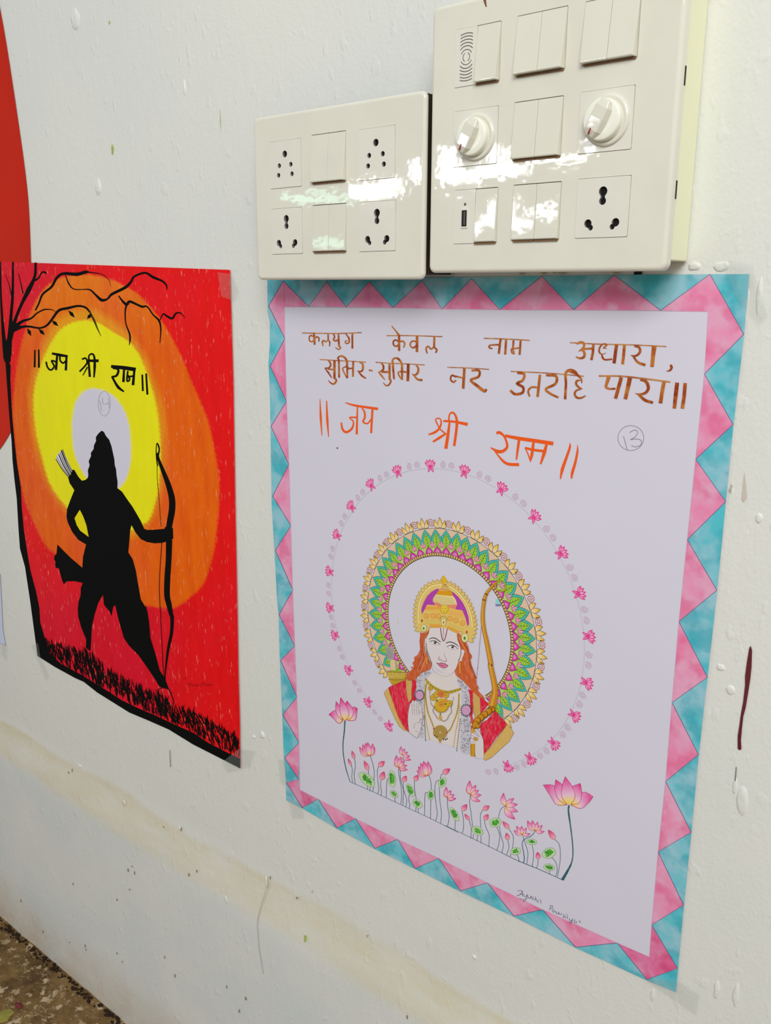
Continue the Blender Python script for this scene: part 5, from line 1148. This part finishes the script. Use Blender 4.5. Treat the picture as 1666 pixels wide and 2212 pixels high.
# ------------------------------------------------------------------ switch boards
YF = 0.72      # plane of the face plates
def mesh_from_bm(name, bm, mat, parent, smooth=False, bevel=0):
    bmesh.ops.recalc_face_normals(bm, faces=bm.faces)
    me = bpy.data.meshes.new(name); bm.to_mesh(me); bm.free()
    if smooth: me.polygons.foreach_set('use_smooth', [True]*len(me.polygons))
    o = link(name, me, mat, parent)
    if bevel:
        b = o.modifiers.new('bevel', 'BEVEL'); b.width = bevel; b.segments = 3; b.limit_method = 'ANGLE'
    return o
def rrect(x0, x1, z0, z1, r, n=6):
    P = []
    for cx, cz, a in ((x1-r, z1-r, 0), (x0+r, z1-r, 90), (x0+r, z0+r, 180), (x1-r, z0+r, 270)):
        for k in range(n+1):
            t = math.radians(a+90*k/n); P.append((cx+r*math.cos(t), cz+r*math.sin(t)))
    return P
def pierced(bm, outer, holes, y, depth, skirt=True):
    """flat face at y with real openings; walls run back by depth"""
    loops = []
    for L in [outer]+holes:
        vs = [bm.verts.new((p[0], y, p[1])) for p in L]
        es = [bm.edges.new((vs[i], vs[(i+1) % len(vs)])) for i in range(len(vs))]
        loops.append((vs, es))
    bmesh.ops.triangle_fill(bm, use_beauty=True, use_dissolve=False, edges=[e for _, es in loops for e in es], normal=(0, -1, 0))
    for vs, _ in (loops if skirt else loops[1:]):
        b = [bm.verts.new((v.co.x, y+depth, v.co.z)) for v in vs]
        for i in range(len(vs)): bm.faces.new((vs[i], vs[(i+1) % len(vs)], b[(i+1) % len(vs)], b[i]))
    return loops
def box(bm, x0, x1, y0, y1, z0, z1):
    m_ = Matrix.Translation(((x0+x1)/2, (y0+y1)/2, (z0+z1)/2)) @ Matrix.Diagonal((x1-x0, y1-y0, z1-z0, 1))
    bmesh.ops.create_cube(bm, size=1, matrix=m_)
def circ(cx, cz, r, n=16): return [(cx+r*math.cos(math.tau*k/n), cz+r*math.sin(math.tau*k/n)) for k in range(n)]
def keyhole(c1, r1, c2, r2, n=28):
    """outline of two overlapping or touching round holes"""
    mx, mz = (c1[0]*r2+c2[0]*r1)/(r1+r2), (c1[1]*r2+c2[1]*r1)/(r1+r2); P = []
    for k in range(n):
        t = math.tau*k/n; d = (math.cos(t), math.sin(t)); best = min(r1, r2)*0.62
        for c, r in ((c1, r1), (c2, r2)):
            ex, ez = mx-c[0], mz-c[1]; b = ex*d[0]+ez*d[1]; q = b*b-(ex*ex+ez*ez-r*r)
            if q > 0: best = max(best, -b+math.sqrt(q))
        P.append((mx+best*d[0], mz+best*d[1]))
    return P

M = 0.0474    # one module
def face_plate(root, x0, x1, z0, z1, cells, thick=.0105):
    bm = bmesh.new(); r = 0.0035; y0 = YF
    holes = [rrect(cx-M/2-.0004, cx+M/2+.0004, cz-M/2-.0004, cz+M/2+.0004, .0012, 2) for cx, cz in cells]
    R_ = 0.0065
    rings = []
    for k in range(6):
        t = math.pi/2*k/5; o = r*(1-math.sin(t)); y = y0+r*(1-math.cos(t))*0.9
        rings.append(([(p[0], p[1]) for p in rrect(x0+o, x1-o, z0+o, z1-o, R_-o*.6, 6)], y))
    loops = pierced(bm, rings[0][0], holes, rings[0][1], .004, skirt=False)
    prev = loops[0][0]
    for P, y in rings[1:]+[(rrect(x0, x1, z0, z1, R_, 6), y0+thick)]:
        cur = [bm.verts.new((p[0], y, p[1])) for p in P]
        for i in range(len(P)): bm.faces.new((prev[i], prev[(i+1) % len(P)], cur[(i+1) % len(P)], cur[i]))
        prev = cur
    o = mesh_from_bm('face_plate', bm, PLATE, root)
    for p in o.data.polygons:
        p.use_smooth = abs(p.normal.y) < .9999
    return o
def bezel(root, cx, cz):
    """dark-backed carrier behind one module opening"""
    bm = bmesh.new(); box(bm, cx-M/2-.001, cx+M/2+.001, YF+.0045, YF+.0075, cz-M/2-.001, cz+M/2+.001)
    return mesh_from_bm('module_carrier', bm, MODULE, root)
def rocker(root, cx, cz, w, x_shift=0.0, tilt=.0054, flip=False):
    x0, x1 = cx-w/2+.00015, cx+w/2-.00015; zt, zb = cz+M/2-.0004, cz-M/2+.0004
    P = [(YF-.0004, zt), (YF-tilt, zb+.0012), (YF-tilt+.0006, zb+.0004), (YF+.0040, zb), (YF+.0042, zt)]
    bm = bmesh.new(); A = [bm.verts.new((x0, y, z)) for y, z in P]; B = [bm.verts.new((x1-(.0016 if x_shift and (y < YF-.001) else 0), y, z)) for y, z in P]
    bm.faces.new(A); bm.faces.new(B[::-1])
    for i in range(len(P)): bm.faces.new((A[i], A[(i+1) % 5], B[(i+1) % 5], B[i]))
    o = mesh_from_bm('rocker_switch', bm, ROCKER, root, bevel=.0005)
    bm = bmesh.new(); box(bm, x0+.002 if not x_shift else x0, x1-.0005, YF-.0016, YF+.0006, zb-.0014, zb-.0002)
    g = mesh_from_bm('underside_shade', bm, DIRT_SHADE, o); return o  # brown strip paints in the rocker's shaded underside
def module_plate(name, root, cx, cz, holes, w=M, proud=.0005):
    bm = bmesh.new(); outer = rrect(cx-w/2, cx+w/2, cz-M/2, cz+M/2, .0012, 3)
    pierced(bm, outer, holes, YF-proud, .0045)
    o = mesh_from_bm(name, bm, MODULE, root)
    if holes:
        for h in holes:
            bm = bmesh.new(); r_ = [bm.verts.new((p[0], YF-proud+.0030, p[1])) for p in h]; bm.faces.new(r_)
            b = [bm.verts.new((p[0], YF-proud+.0004, p[1])) for p in h]
            for i in range(len(h)): bm.faces.new((r_[i], r_[(i+1) % len(h)], b[(i+1) % len(h)], b[i]))
            mesh_from_bm('pin_hole', bm, DARK, o)
    return o
mm = .001
def five_pin(root, cx, cz):
    return module_plate('socket_outlet', root, cx, cz, [circ(cx-.2*mm, cz+10*mm, 3.5*mm), circ(cx-8.8*mm, cz-1.2*mm, 2.5*mm), circ(cx+8.6*mm, cz-1.0*mm, 2.5*mm), circ(cx-10.2*mm, cz-10.8*mm, 2.5*mm), circ(cx+10*mm, cz-10.6*mm, 2.5*mm)])
def three_pin(root, cx, cz, k=1.0):
    g = lambda x, z: (cx+x*mm, cz+z*mm)
    return module_plate('socket_outlet', root, cx, cz, [keyhole(g(0, 12.8), 3.9*mm, g(0, 5.2), 3.2*mm), keyhole(g(-12.2, -12.2), 3.4*mm, g(-9.6, -15.6), 2.3*mm), keyhole(g(12.8, -12.2), 3.4*mm, g(10, -15.6), 2.3*mm)])
def cyl_rings(bm, cx, cz, prof, n=48):
    prev = None
    for r, y in prof:
        cur = [bm.verts.new((cx+r*math.cos(math.tau*k/n), y, cz+r*math.sin(math.tau*k/n))) for k in range(n)]
        if prev:
            for i in range(n): bm.faces.new((prev[i], prev[(i+1) % n], cur[(i+1) % n], cur[i]))
        prev = cur
    bm.faces.new(prev)
def regulator(root, cx, cz):
    o = module_plate('fan_regulator', root, cx, cz, [])
    bm = bmesh.new(); cyl_rings(bm, cx+.001, cz, [(20.4*mm, YF-.0004), (20.2*mm, YF-.0016), (19*mm, YF-.0026), (17.8*mm, YF-.0028), (17.0*mm, YF-.0018)])
    mesh_from_bm('dial_ring', bm, MODULE, o, True)
    bm = bmesh.new(); cyl_rings(bm, cx-.0005, cz, [(16.4*mm, YF-.0015), (16.4*mm, YF-.0060), (16.0*mm, YF-.0072), (15.0*mm, YF-.0078), (8*mm, YF-.0070)])
    k = mesh_from_bm('control_knob', bm, KNOB, o, True)
    # finger grip lying across the knob, pointing to lower left
    bm = bmesh.new(); ang = math.radians(62); ax = (math.cos(ang), math.sin(ang)); ay = (-ax[1], ax[0]); L = 15.6*mm; W = 6.6*mm
    prof = [(-L, .0), (-L*.96, .55), (-L*.6, .95), (0, 1), (L*.6, .95), (L*.96, .6), (L, .0)]
    rows = []
    for s, wv in prof:
        row = []
        for side, hgt in ((-1.25, 0), (-.9, 1), (.9, 1), (1.25, 0)):
            w_ = W*side*max(.35, wv); zt = (YF-.0072) if hgt == 0 else (YF-.0072-.0052*max(.25, wv))
            c0 = (cx-.0026, cz+.0008)
            row.append(bm.verts.new((c0[0]+ax[0]*s+ay[0]*w_, zt, c0[1]+ax[1]*s+ay[1]*w_)))
        rows.append(row)
    for i in range(len(rows)-1):
        for j in range(3): bm.faces.new((rows[i][j], rows[i+1][j], rows[i+1][j+1], rows[i][j+1]))
    bm.faces.new(rows[0]); bm.faces.new(rows[-1][::-1])
    mesh_from_bm('finger_grip', bm, ROCKER, k, False, bevel=.0009)
    bm = bmesh.new(); s0, s1 = -13.4*mm, -8.4*mm; P = []
    for s, w_ in ((s0, -.5*mm), (s1, -.5*mm), (s1, .5*mm), (s0, .5*mm)): P.append((cx-.0028+ax[0]*s+ay[0]*w_, cz+.0008+ax[1]*s+ay[1]*w_))
    t_ = [bm.verts.new((p[0], YF-.0072-.0052-.0002, p[1])) for p in P]; b_ = [bm.verts.new((p[0], YF-.0105, p[1])) for p in P]
    bm.faces.new(t_)
    for i in range(4): bm.faces.new((t_[i], t_[(i+1) % 4], b_[(i+1) % 4], b_[i]))
    mesh_from_bm('pointer_mark', bm, RED, k)
    return o
def ribbon3(bm, pts, w, y):
    P, W_ = resample(pts, w, True, 3); prev = None
    for i in range(len(P)):
        t = P[min(i+1, len(P)-1)]-P[max(i-1, 0)]; L = math.hypot(*t); n_ = np.array([-t[1], t[0]])/L*W_[i]/2
        c = (bm.verts.new((P[i][0]+n_[0], y, P[i][1]+n_[1])), bm.verts.new((P[i][0]-n_[0], y, P[i][1]-n_[1])))
        if prev: bm.faces.new((prev[0], prev[1], c[1], c[0]))
        prev = c
def half_plate(name, root, cx, cz):
    bm = bmesh.new(); pierced(bm, rrect(cx-M/2, cx-.0002, cz-M/2, cz+M/2, .0008, 2), [], YF-.0004, .0045)
    return mesh_from_bm(name, bm, MODULE, root)

def board(label, x0, x1, z0, z1, cells, box_in, box_mat, thick=.0105):
    root = empty('switch_board', ((x0+x1)/2, D, (z0+z1)/2), label, 'switch board')
    zz = [(x, z, k) for x, z, k in cells]
    face_plate(root, x0, x1, z0, z1, [(x, z) for x, z, _ in zz], thick)
    bm = bmesh.new(); l, r, b_, t_ = box_in
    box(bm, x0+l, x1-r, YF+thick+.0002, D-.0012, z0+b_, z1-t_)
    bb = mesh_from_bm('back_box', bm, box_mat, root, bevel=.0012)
    # clip slots in the side of the face plate
    bm = bmesh.new()
    for f in (.27, .63): 
        zc = z0+(z1-z0)*f; box(bm, x1-.002, x1+.0003, YF+.0088, YF+.0112, zc-.007, zc+.007)
    s_ = mesh_from_bm('clip_slots', bm, DARK, root); s_['kind'] = 'stuff'
    for x, z, k in zz:
        bezel(root, x, z)
        if k == 'rr':
            tl = .0056 if z > H+.18 else (.0021 if z < H+.09 else .0042); rocker(root, x-M/4, z, M/2, 0, tl); rocker(root, x+M/4, z, M/2, 1, tl)
        elif k == '5': five_pin(root, x, z)
        elif k == '3': three_pin(root, x, z)
        elif k == 'fan': regulator(root, x, z)
        elif k == 'bell':
            o = half_plate('sounder', root, x, z); rocker(root, x+M/4, z, M/2, 1)
            bm = bmesh.new(); c0 = (x-M/4+.0003, z)
            for r_ in (3.6, 6.2):
                for a0_, a1_ in ((25, 155), (205, 335)) if r_ < 5 else ((-62, 62), (118, 242)): ribbon3(bm, [(c0[0]+r_*mm*math.cos(math.radians(90+a0_+(a1_-a0_)*k/8)) , c0[1]+r_*mm*math.sin(math.radians(90+a0_+(a1_-a0_)*k/8))) for k in range(9)], .7*mm, YF-.00046)
            for r_ in (9.2, 11.8, 14.4, 17, 19.4):
                h = math.degrees(math.asin(6.6/max(r_, 6.7)))
                for c_ in (90, 270): ribbon3(bm, [(c0[0]+r_*mm*math.cos(math.radians(c_-h+2*h*k/8)), c0[1]+r_*mm*math.sin(math.radians(c_-h+2*h*k/8))) for k in range(9)], .8*mm, YF-.00046)
            g = mesh_from_bm('grille', bm, GREY, o); g['kind'] = 'stuff'
        elif k == 'usb':
            o = half_plate('usb_outlet', root, x, z); rocker(root, x+M/4, z, M/2, 1, tilt=.0021)
            px_, pz = x-M/4+.0002, z-.0015
            bm = bmesh.new(); pierced(bm, rrect(px_-3.8*mm, px_+3.8*mm, pz-8.6*mm, pz+8.6*mm, .0008, 2), [rrect(px_-2.9*mm, px_+2.9*mm, pz-7.2*mm, pz+7.2*mm, .0005, 2)], YF-.0012, .0012)
            mesh_from_bm('port_frame', bm, MODULE, o)
            bm = bmesh.new(); box(bm, px_-2.9*mm, px_+2.9*mm, YF-.0008, YF-.00045, pz-7.2*mm, pz+7.2*mm); mesh_from_bm('port_slot', bm, DARK, o)
            bm = bmesh.new(); box(bm, px_-.7*mm, px_+1.1*mm, YF-.0011, YF-.0008, pz-6*mm, pz+6*mm); mesh_from_bm('port_tongue', bm, METAL, o)
            bm = bmesh.new(); cyl_rings(bm, px_+.3*mm, pz+12.5*mm, [(1.4*mm, YF-.0003), (1.2*mm, YF-.0007), (.6*mm, YF-.0009)], 14); mesh_from_bm('indicator_lens', bm, GREY, o, True)
    return root
board('small switch board with four socket outlets and two pairs of rockers', -.776, -.5405, H+.0085, H+.179,
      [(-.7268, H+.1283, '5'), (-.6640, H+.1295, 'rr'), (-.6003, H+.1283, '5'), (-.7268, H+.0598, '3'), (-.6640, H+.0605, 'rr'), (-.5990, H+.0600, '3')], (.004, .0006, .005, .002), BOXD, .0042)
board('large switch board with two round fan regulators and one socket outlet', -.5345, -.2975, H+.0145, H+.2465,
      [(-.4842, H+.2000, 'bell'), (-.4205, H+.2008, 'rr'), (-.3572, H+.2008, 'rr'), (-.4842, H+.1323, 'fan'), (-.4205, H+.1330, 'rr'), (-.3572, H+.1333, 'fan'), (-.4818, H+.0645, 'usb'), (-.4185, H+.0652, 'rr'), (-.3555, H+.0658, '3')], (.004, .0015, .0085, .004), BOX)
# gap filler of rough mortar under the large board
bm = bmesh.new(); rnd = random.Random(3)
for k in range(46):
    x = rnd.uniform(-.55, -.33); r = rnd.uniform(.001, .0025)
    bmesh.ops.create_icosphere(bm, subdivisions=1, radius=1, matrix=Matrix.Translation((x, D-.002, H+.0190+rnd.uniform(-.004, .005))) @ Matrix.Diagonal((r*1.8, r*.9, r, 1)))
g = mesh_from_bm('rough_mortar', bm, plain('mortar', (170, 158, 132), .9, .1, 60, .3), wall); g['kind'] = 'stuff'

# ------------------------------------------------------------------ tape, drips, scraps on the wall
def strip(name, pts, off, mat, parent=None, thick=.0002):
    bm = bmesh.new(); A = []; B = []
    for p in pts:
        u = uray(*p); d = D-off; A.append(bm.verts.new((u[0]*d, d, u[1]*d+H))); B.append(bm.verts.new((u[0]*d, d+thick, u[1]*d+H)))
    bm.faces.new(A)
    for i in range(len(A)): bm.faces.new((A[i], A[(i+1) % len(A)], B[(i+1) % len(A)], B[i]))
    bm.faces.new(B[::-1])
    return mesh_from_bm(name, bm, mat, parent)
for pts, lab in (([(1400, 2116), (1466, 2120), (1512, 2150), (1505, 2196), (1470, 2172), (1440, 2150), (1398, 2122)], 'clear tape strip at the bottom right corner of the white drawing'),
                 ([(620, 1722), (650, 1735), (656, 1768), (631, 1768)], 'clear tape strip at the bottom left corner of the white drawing'),
                 ([(600, 1640), (616, 1642), (620, 1700), (604, 1690)], 'clear tape scrap beside the lower left edge of the white drawing'),
                 ([(478, 1648), (490, 1670), (540, 1655), (550, 1622), (515, 1618)], 'clear tape strip at the bottom right corner of the red drawing'),
                 ([(66, 1392), (82, 1390), (88, 1424), (104, 1462), (98, 1470), (86, 1440)], 'clear tape strip at the bottom left corner of the red drawing'),
                 ([(1560, 560), (1625, 572), (1660, 680), (1640, 700), (1590, 640)], 'clear tape strip at the top right corner of the white drawing'),
                 ([(470, 588), (500, 592), (514, 626), (505, 650), (478, 640)], 'clear tape strip at the top right corner of the red drawing')):
    o = strip('tape_strip', pts, .0042, TAPE, None); tag(o, lab, 'tape', 'clear tape strips')
DRIP = plain('maroon_paint', (96, 34, 42), .35, .5, 60, .3)
a = [(1622, 1395), (1625, 1405), (1624, 1440), (1621, 1468), (1616, 1500), (1611, 1530), (1606, 1548), (1603, 1575), (1601, 1600), (1602, 1618), (1598, 1621), (1594, 1617), (1594, 1590), (1598, 1565), (1601, 1542), (1606, 1515), (1610, 1480), (1610, 1460), (1614, 1430), (1619, 1400)]
strip('paint_drip', a, .0004, DRIP, wall)['label'] = 'long maroon paint drip'
strip('paint_drip', [(1609, 1020), (1612, 1050), (1613, 1075), (1607, 1085), (1603, 1078), (1606, 1050)], .0003, plain('faint_drip', (190, 178, 168), .4), wall)
strip('pencil_dash', [(1590, 1657), (1592, 1657), (1589, 1700), (1586, 1700)], .0003, plain('pencil_grey', (120, 118, 118), .6), wall)
GRN = plain('green_fleck_paint', (158, 178, 70), .5)
for pts in ([(242, 310), (244, 318), (243, 332), (241, 333), (240, 320)], [(475, 235), (476, 255), (476.6, 284), (475.2, 262)], [(657, 2020), (661, 2022), (660, 2034), (657, 2036)], [(235, 43), (236.6, 46), (235.6, 52), (234.4, 50)]): strip('green_fleck', pts, .0008 if pts[0][1] < 2000 else .010, GRN, wall)
# sheet of paper just coming into view at the far left
o = strip('paper_sheet', [(-60, 1180), (0, 1240), (6, 1360), (12, 1395), (-60, 1370)], .0012, plain('pale_blue_paper', (186, 192, 212), .6), None)
tag(o, 'edge of a pale blue paper sheet at the far left of the wall', 'paper')
o = strip('tape_strip', [(0, 1388), (12, 1390), (12, 1428), (0, 1412)], .0044, TAPE, None); tag(o, 'clear tape strip under the pale blue sheet at the far left', 'tape', 'clear tape strips')

# old filler, lumps and pits in the plaster
def filler(px, py, rx, rz, h, off, seed):
    r = random.Random(seed); c = at(px, py, D-off); bm = bmesh.new(); n = 18; rows = []
    lob = [r.uniform(.65, 1.15) for _ in range(n)]; lob = [(lob[k-1]+lob[k]*2+lob[(k+1) % n])/4 for k in range(n)]
    for j, (q, hh) in enumerate(((1, 0), (.82, .25), (.58, .7), (.3, .95))):
        rows.append([bm.verts.new((c.x+rx*q*lob[k]*math.cos(math.tau*k/n), c.y-h*hh*r.uniform(.7, 1.2)+(.0008 if j == 0 else 0), c.z+rz*q*lob[k]*math.sin(math.tau*k/n))) for k in range(n)])
    top = bm.verts.new((c.x, c.y-h*.7, c.z))
    for j in range(3):
        for k in range(n): bm.faces.new((rows[j][k], rows[j][(k+1) % n], rows[j+1][(k+1) % n], rows[j+1][k]))
    for k in range(n): bm.faces.new((rows[3][k], rows[3][(k+1) % n], top))
    return mesh_from_bm('filler_patch', bm, WALL, wall, True)
for i, (x, y, rx, rz, h, off) in enumerate(((162, 42, .015, .018, .0030, 0), (212, 405, .010, .015, .0026, 0), (398, 190, .004, .013, .0020, 0), (566, 1588, .007, .007, .0024, 0), (548, 1592, .004, .004, .0018, 0), (1578, 1490, .006, .007, .0015, 0), (1556, 1442, .005, .004, .0012, 0),
        (1612, 655, .004, .018, .0016, 0), (1640, 640, .003, .022, .0014, 0), (1560, 575, .010, .006, .0018, 0), (1500, 575, .008, .005, .0018, 0), (1604, 1730, .007, .020, .0022, 0), (1588, 1700, .003, .012, .0014, 0), (1548, 2140, .004, .014, .0016, 0), (1590, 2150, .004, .018, .0018, 0), (1410, 2150, .003, .010, .0012, 0),
        (940, 2170, .010, .006, .0024, 0), (172, 1655, .005, .004, .0015, .001), (268, 1735, .007, .009, .0022, .003), (388, 1790, .004, .005, .0018, .003), (488, 1945, .005, .010, .0020, .0085), (575, 1905, .003, .014, .0020, .004), (1024, 2068, .004, .004, .0015, 0), (1565, 1030, .003, .006, .0012, 0), (1640, 1120, .004, .006, .0012, 0))):
    filler(x, y, rx*.85, rz*.85, h*.55, off-.0002, 40+i)
# chips, cracks and dirt marks: children of the wall
CH = plain('brown_chip_dirt', (146, 132, 108), .8, .1)
def mark(name, x, y, rx, rz, off, seed, mat=CH):
    r = random.Random(seed); c = at(x, y, D-off); P = [(c.x+rx*math.cos(math.tau*k/9)*r.uniform(.6, 1.2), c.z+rz*math.sin(math.tau*k/9)*r.uniform(.6, 1.2)) for k in range(9)]
    bm = bmesh.new(); f = [bm.verts.new((p[0], c.y, p[1])) for p in P]; g_ = [bm.verts.new((p[0], c.y+.0012, p[1])) for p in P]; bm.faces.new(f)
    for k in range(9): bm.faces.new((f[k], f[(k+1) % 9], g_[(k+1) % 9], g_[k]))
    return mesh_from_bm(name, bm, mat, wall)
for i, (x, y) in enumerate(((148, 1669), (155, 1664), (241, 1765), (312, 1782), (353, 1787), (390, 1792), (276, 1880), (284, 1872), (290, 1886), (279, 1922), (252, 1944), (157, 1910), (407, 1890), (424, 1882), (252, 2060), (263, 2078), (355, 2068), (377, 2108), (489, 2132), (516, 2185), (530, 2158), (583, 1897), (641, 1940), (672, 2008), (44, 1946), (183, 2044), (185, 2052), (92, 2013), (149, 2036))):
    r = random.Random(i); mark('dirt_speck', x, y, r.uniform(.0007, .0018), r.uniform(.0012, .0040), .0102 if y > 1800 and x < 560 else .003, i)
mark('drilled_hole', 1377, 588, .0040, .0042, .0012, 77, DARK)
strip('hairline_crack', [(580, 1897), (578, 1915), (566, 1950), (557, 1985), (556, 2000), (560, 2050), (569, 2104), (567.6, 2104), (558.4, 2050), (554.6, 2000), (555.6, 1984), (564.5, 1949), (576.6, 1914)], .0104, plain('crack_shade', (184, 182, 172), .7), wall)
strip('pencil_dash', [(366, 1620), (367, 1620), (368.4, 1657), (367.2, 1657)], .0012, bpy.data.materials['pencil_grey'], wall)
# brown run of dirt from the top edge of the large plate
pl = [o for o in bpy.data.objects if o.name.startswith('face_plate')][-1]
bm = bmesh.new(); vs = []
for x, y in ((1043, -4), (1050, -4), (1051, 8), (1052, 15), (1049, 14), (1046, 6)):
    u = uray(x, y); vs.append(bm.verts.new((u[0]*(YF-.0002), YF-.0002, u[1]*(YF-.0002)+H)))
bm.faces.new(vs); mesh_from_bm('dirt_run', bm, DIRT_SHADE, pl)

# scraps on the floor
def floor_pt(px, py, z=.002):
    a_ = (px-FW/2)/FPX; b_ = (py-FH/2)/FPX; d = RIGHT*a_-UP*b_+FWD; t = (z-H)/d[2]
    return Vector((d[0]*t, d[1]*t, z))
def scrap(name, c, rx, ry, col, lab, cat, seed, hgt=.002):
    r = random.Random(seed); p = floor_pt(*c); bm = bmesh.new(); n = 12
    ring = [bm.verts.new((p.x+rx*math.cos(math.tau*k/n)*r.uniform(.75, 1.1), p.y+ry*math.sin(math.tau*k/n)*r.uniform(.75, 1.1), .0022)) for k in range(n)]
    top = bm.verts.new((p.x, p.y, .0022+hgt))
    for k in range(n): bm.faces.new((ring[k], ring[(k+1) % n], top))
    o = mesh_from_bm(name, bm, plain(name+'_skin', col, .6), None); tag(o, lab, cat)
scrap('dry_leaf', (6, 2196), .016, .022, (128, 122, 50), 'yellow green fallen leaf on the speckled floor', 'leaf', 2, .004)
scrap('petal_scrap', (40, 2172), .012, .006, (98, 30, 32), 'dark red petal scrap on the speckled floor', 'petal', 5, .003)
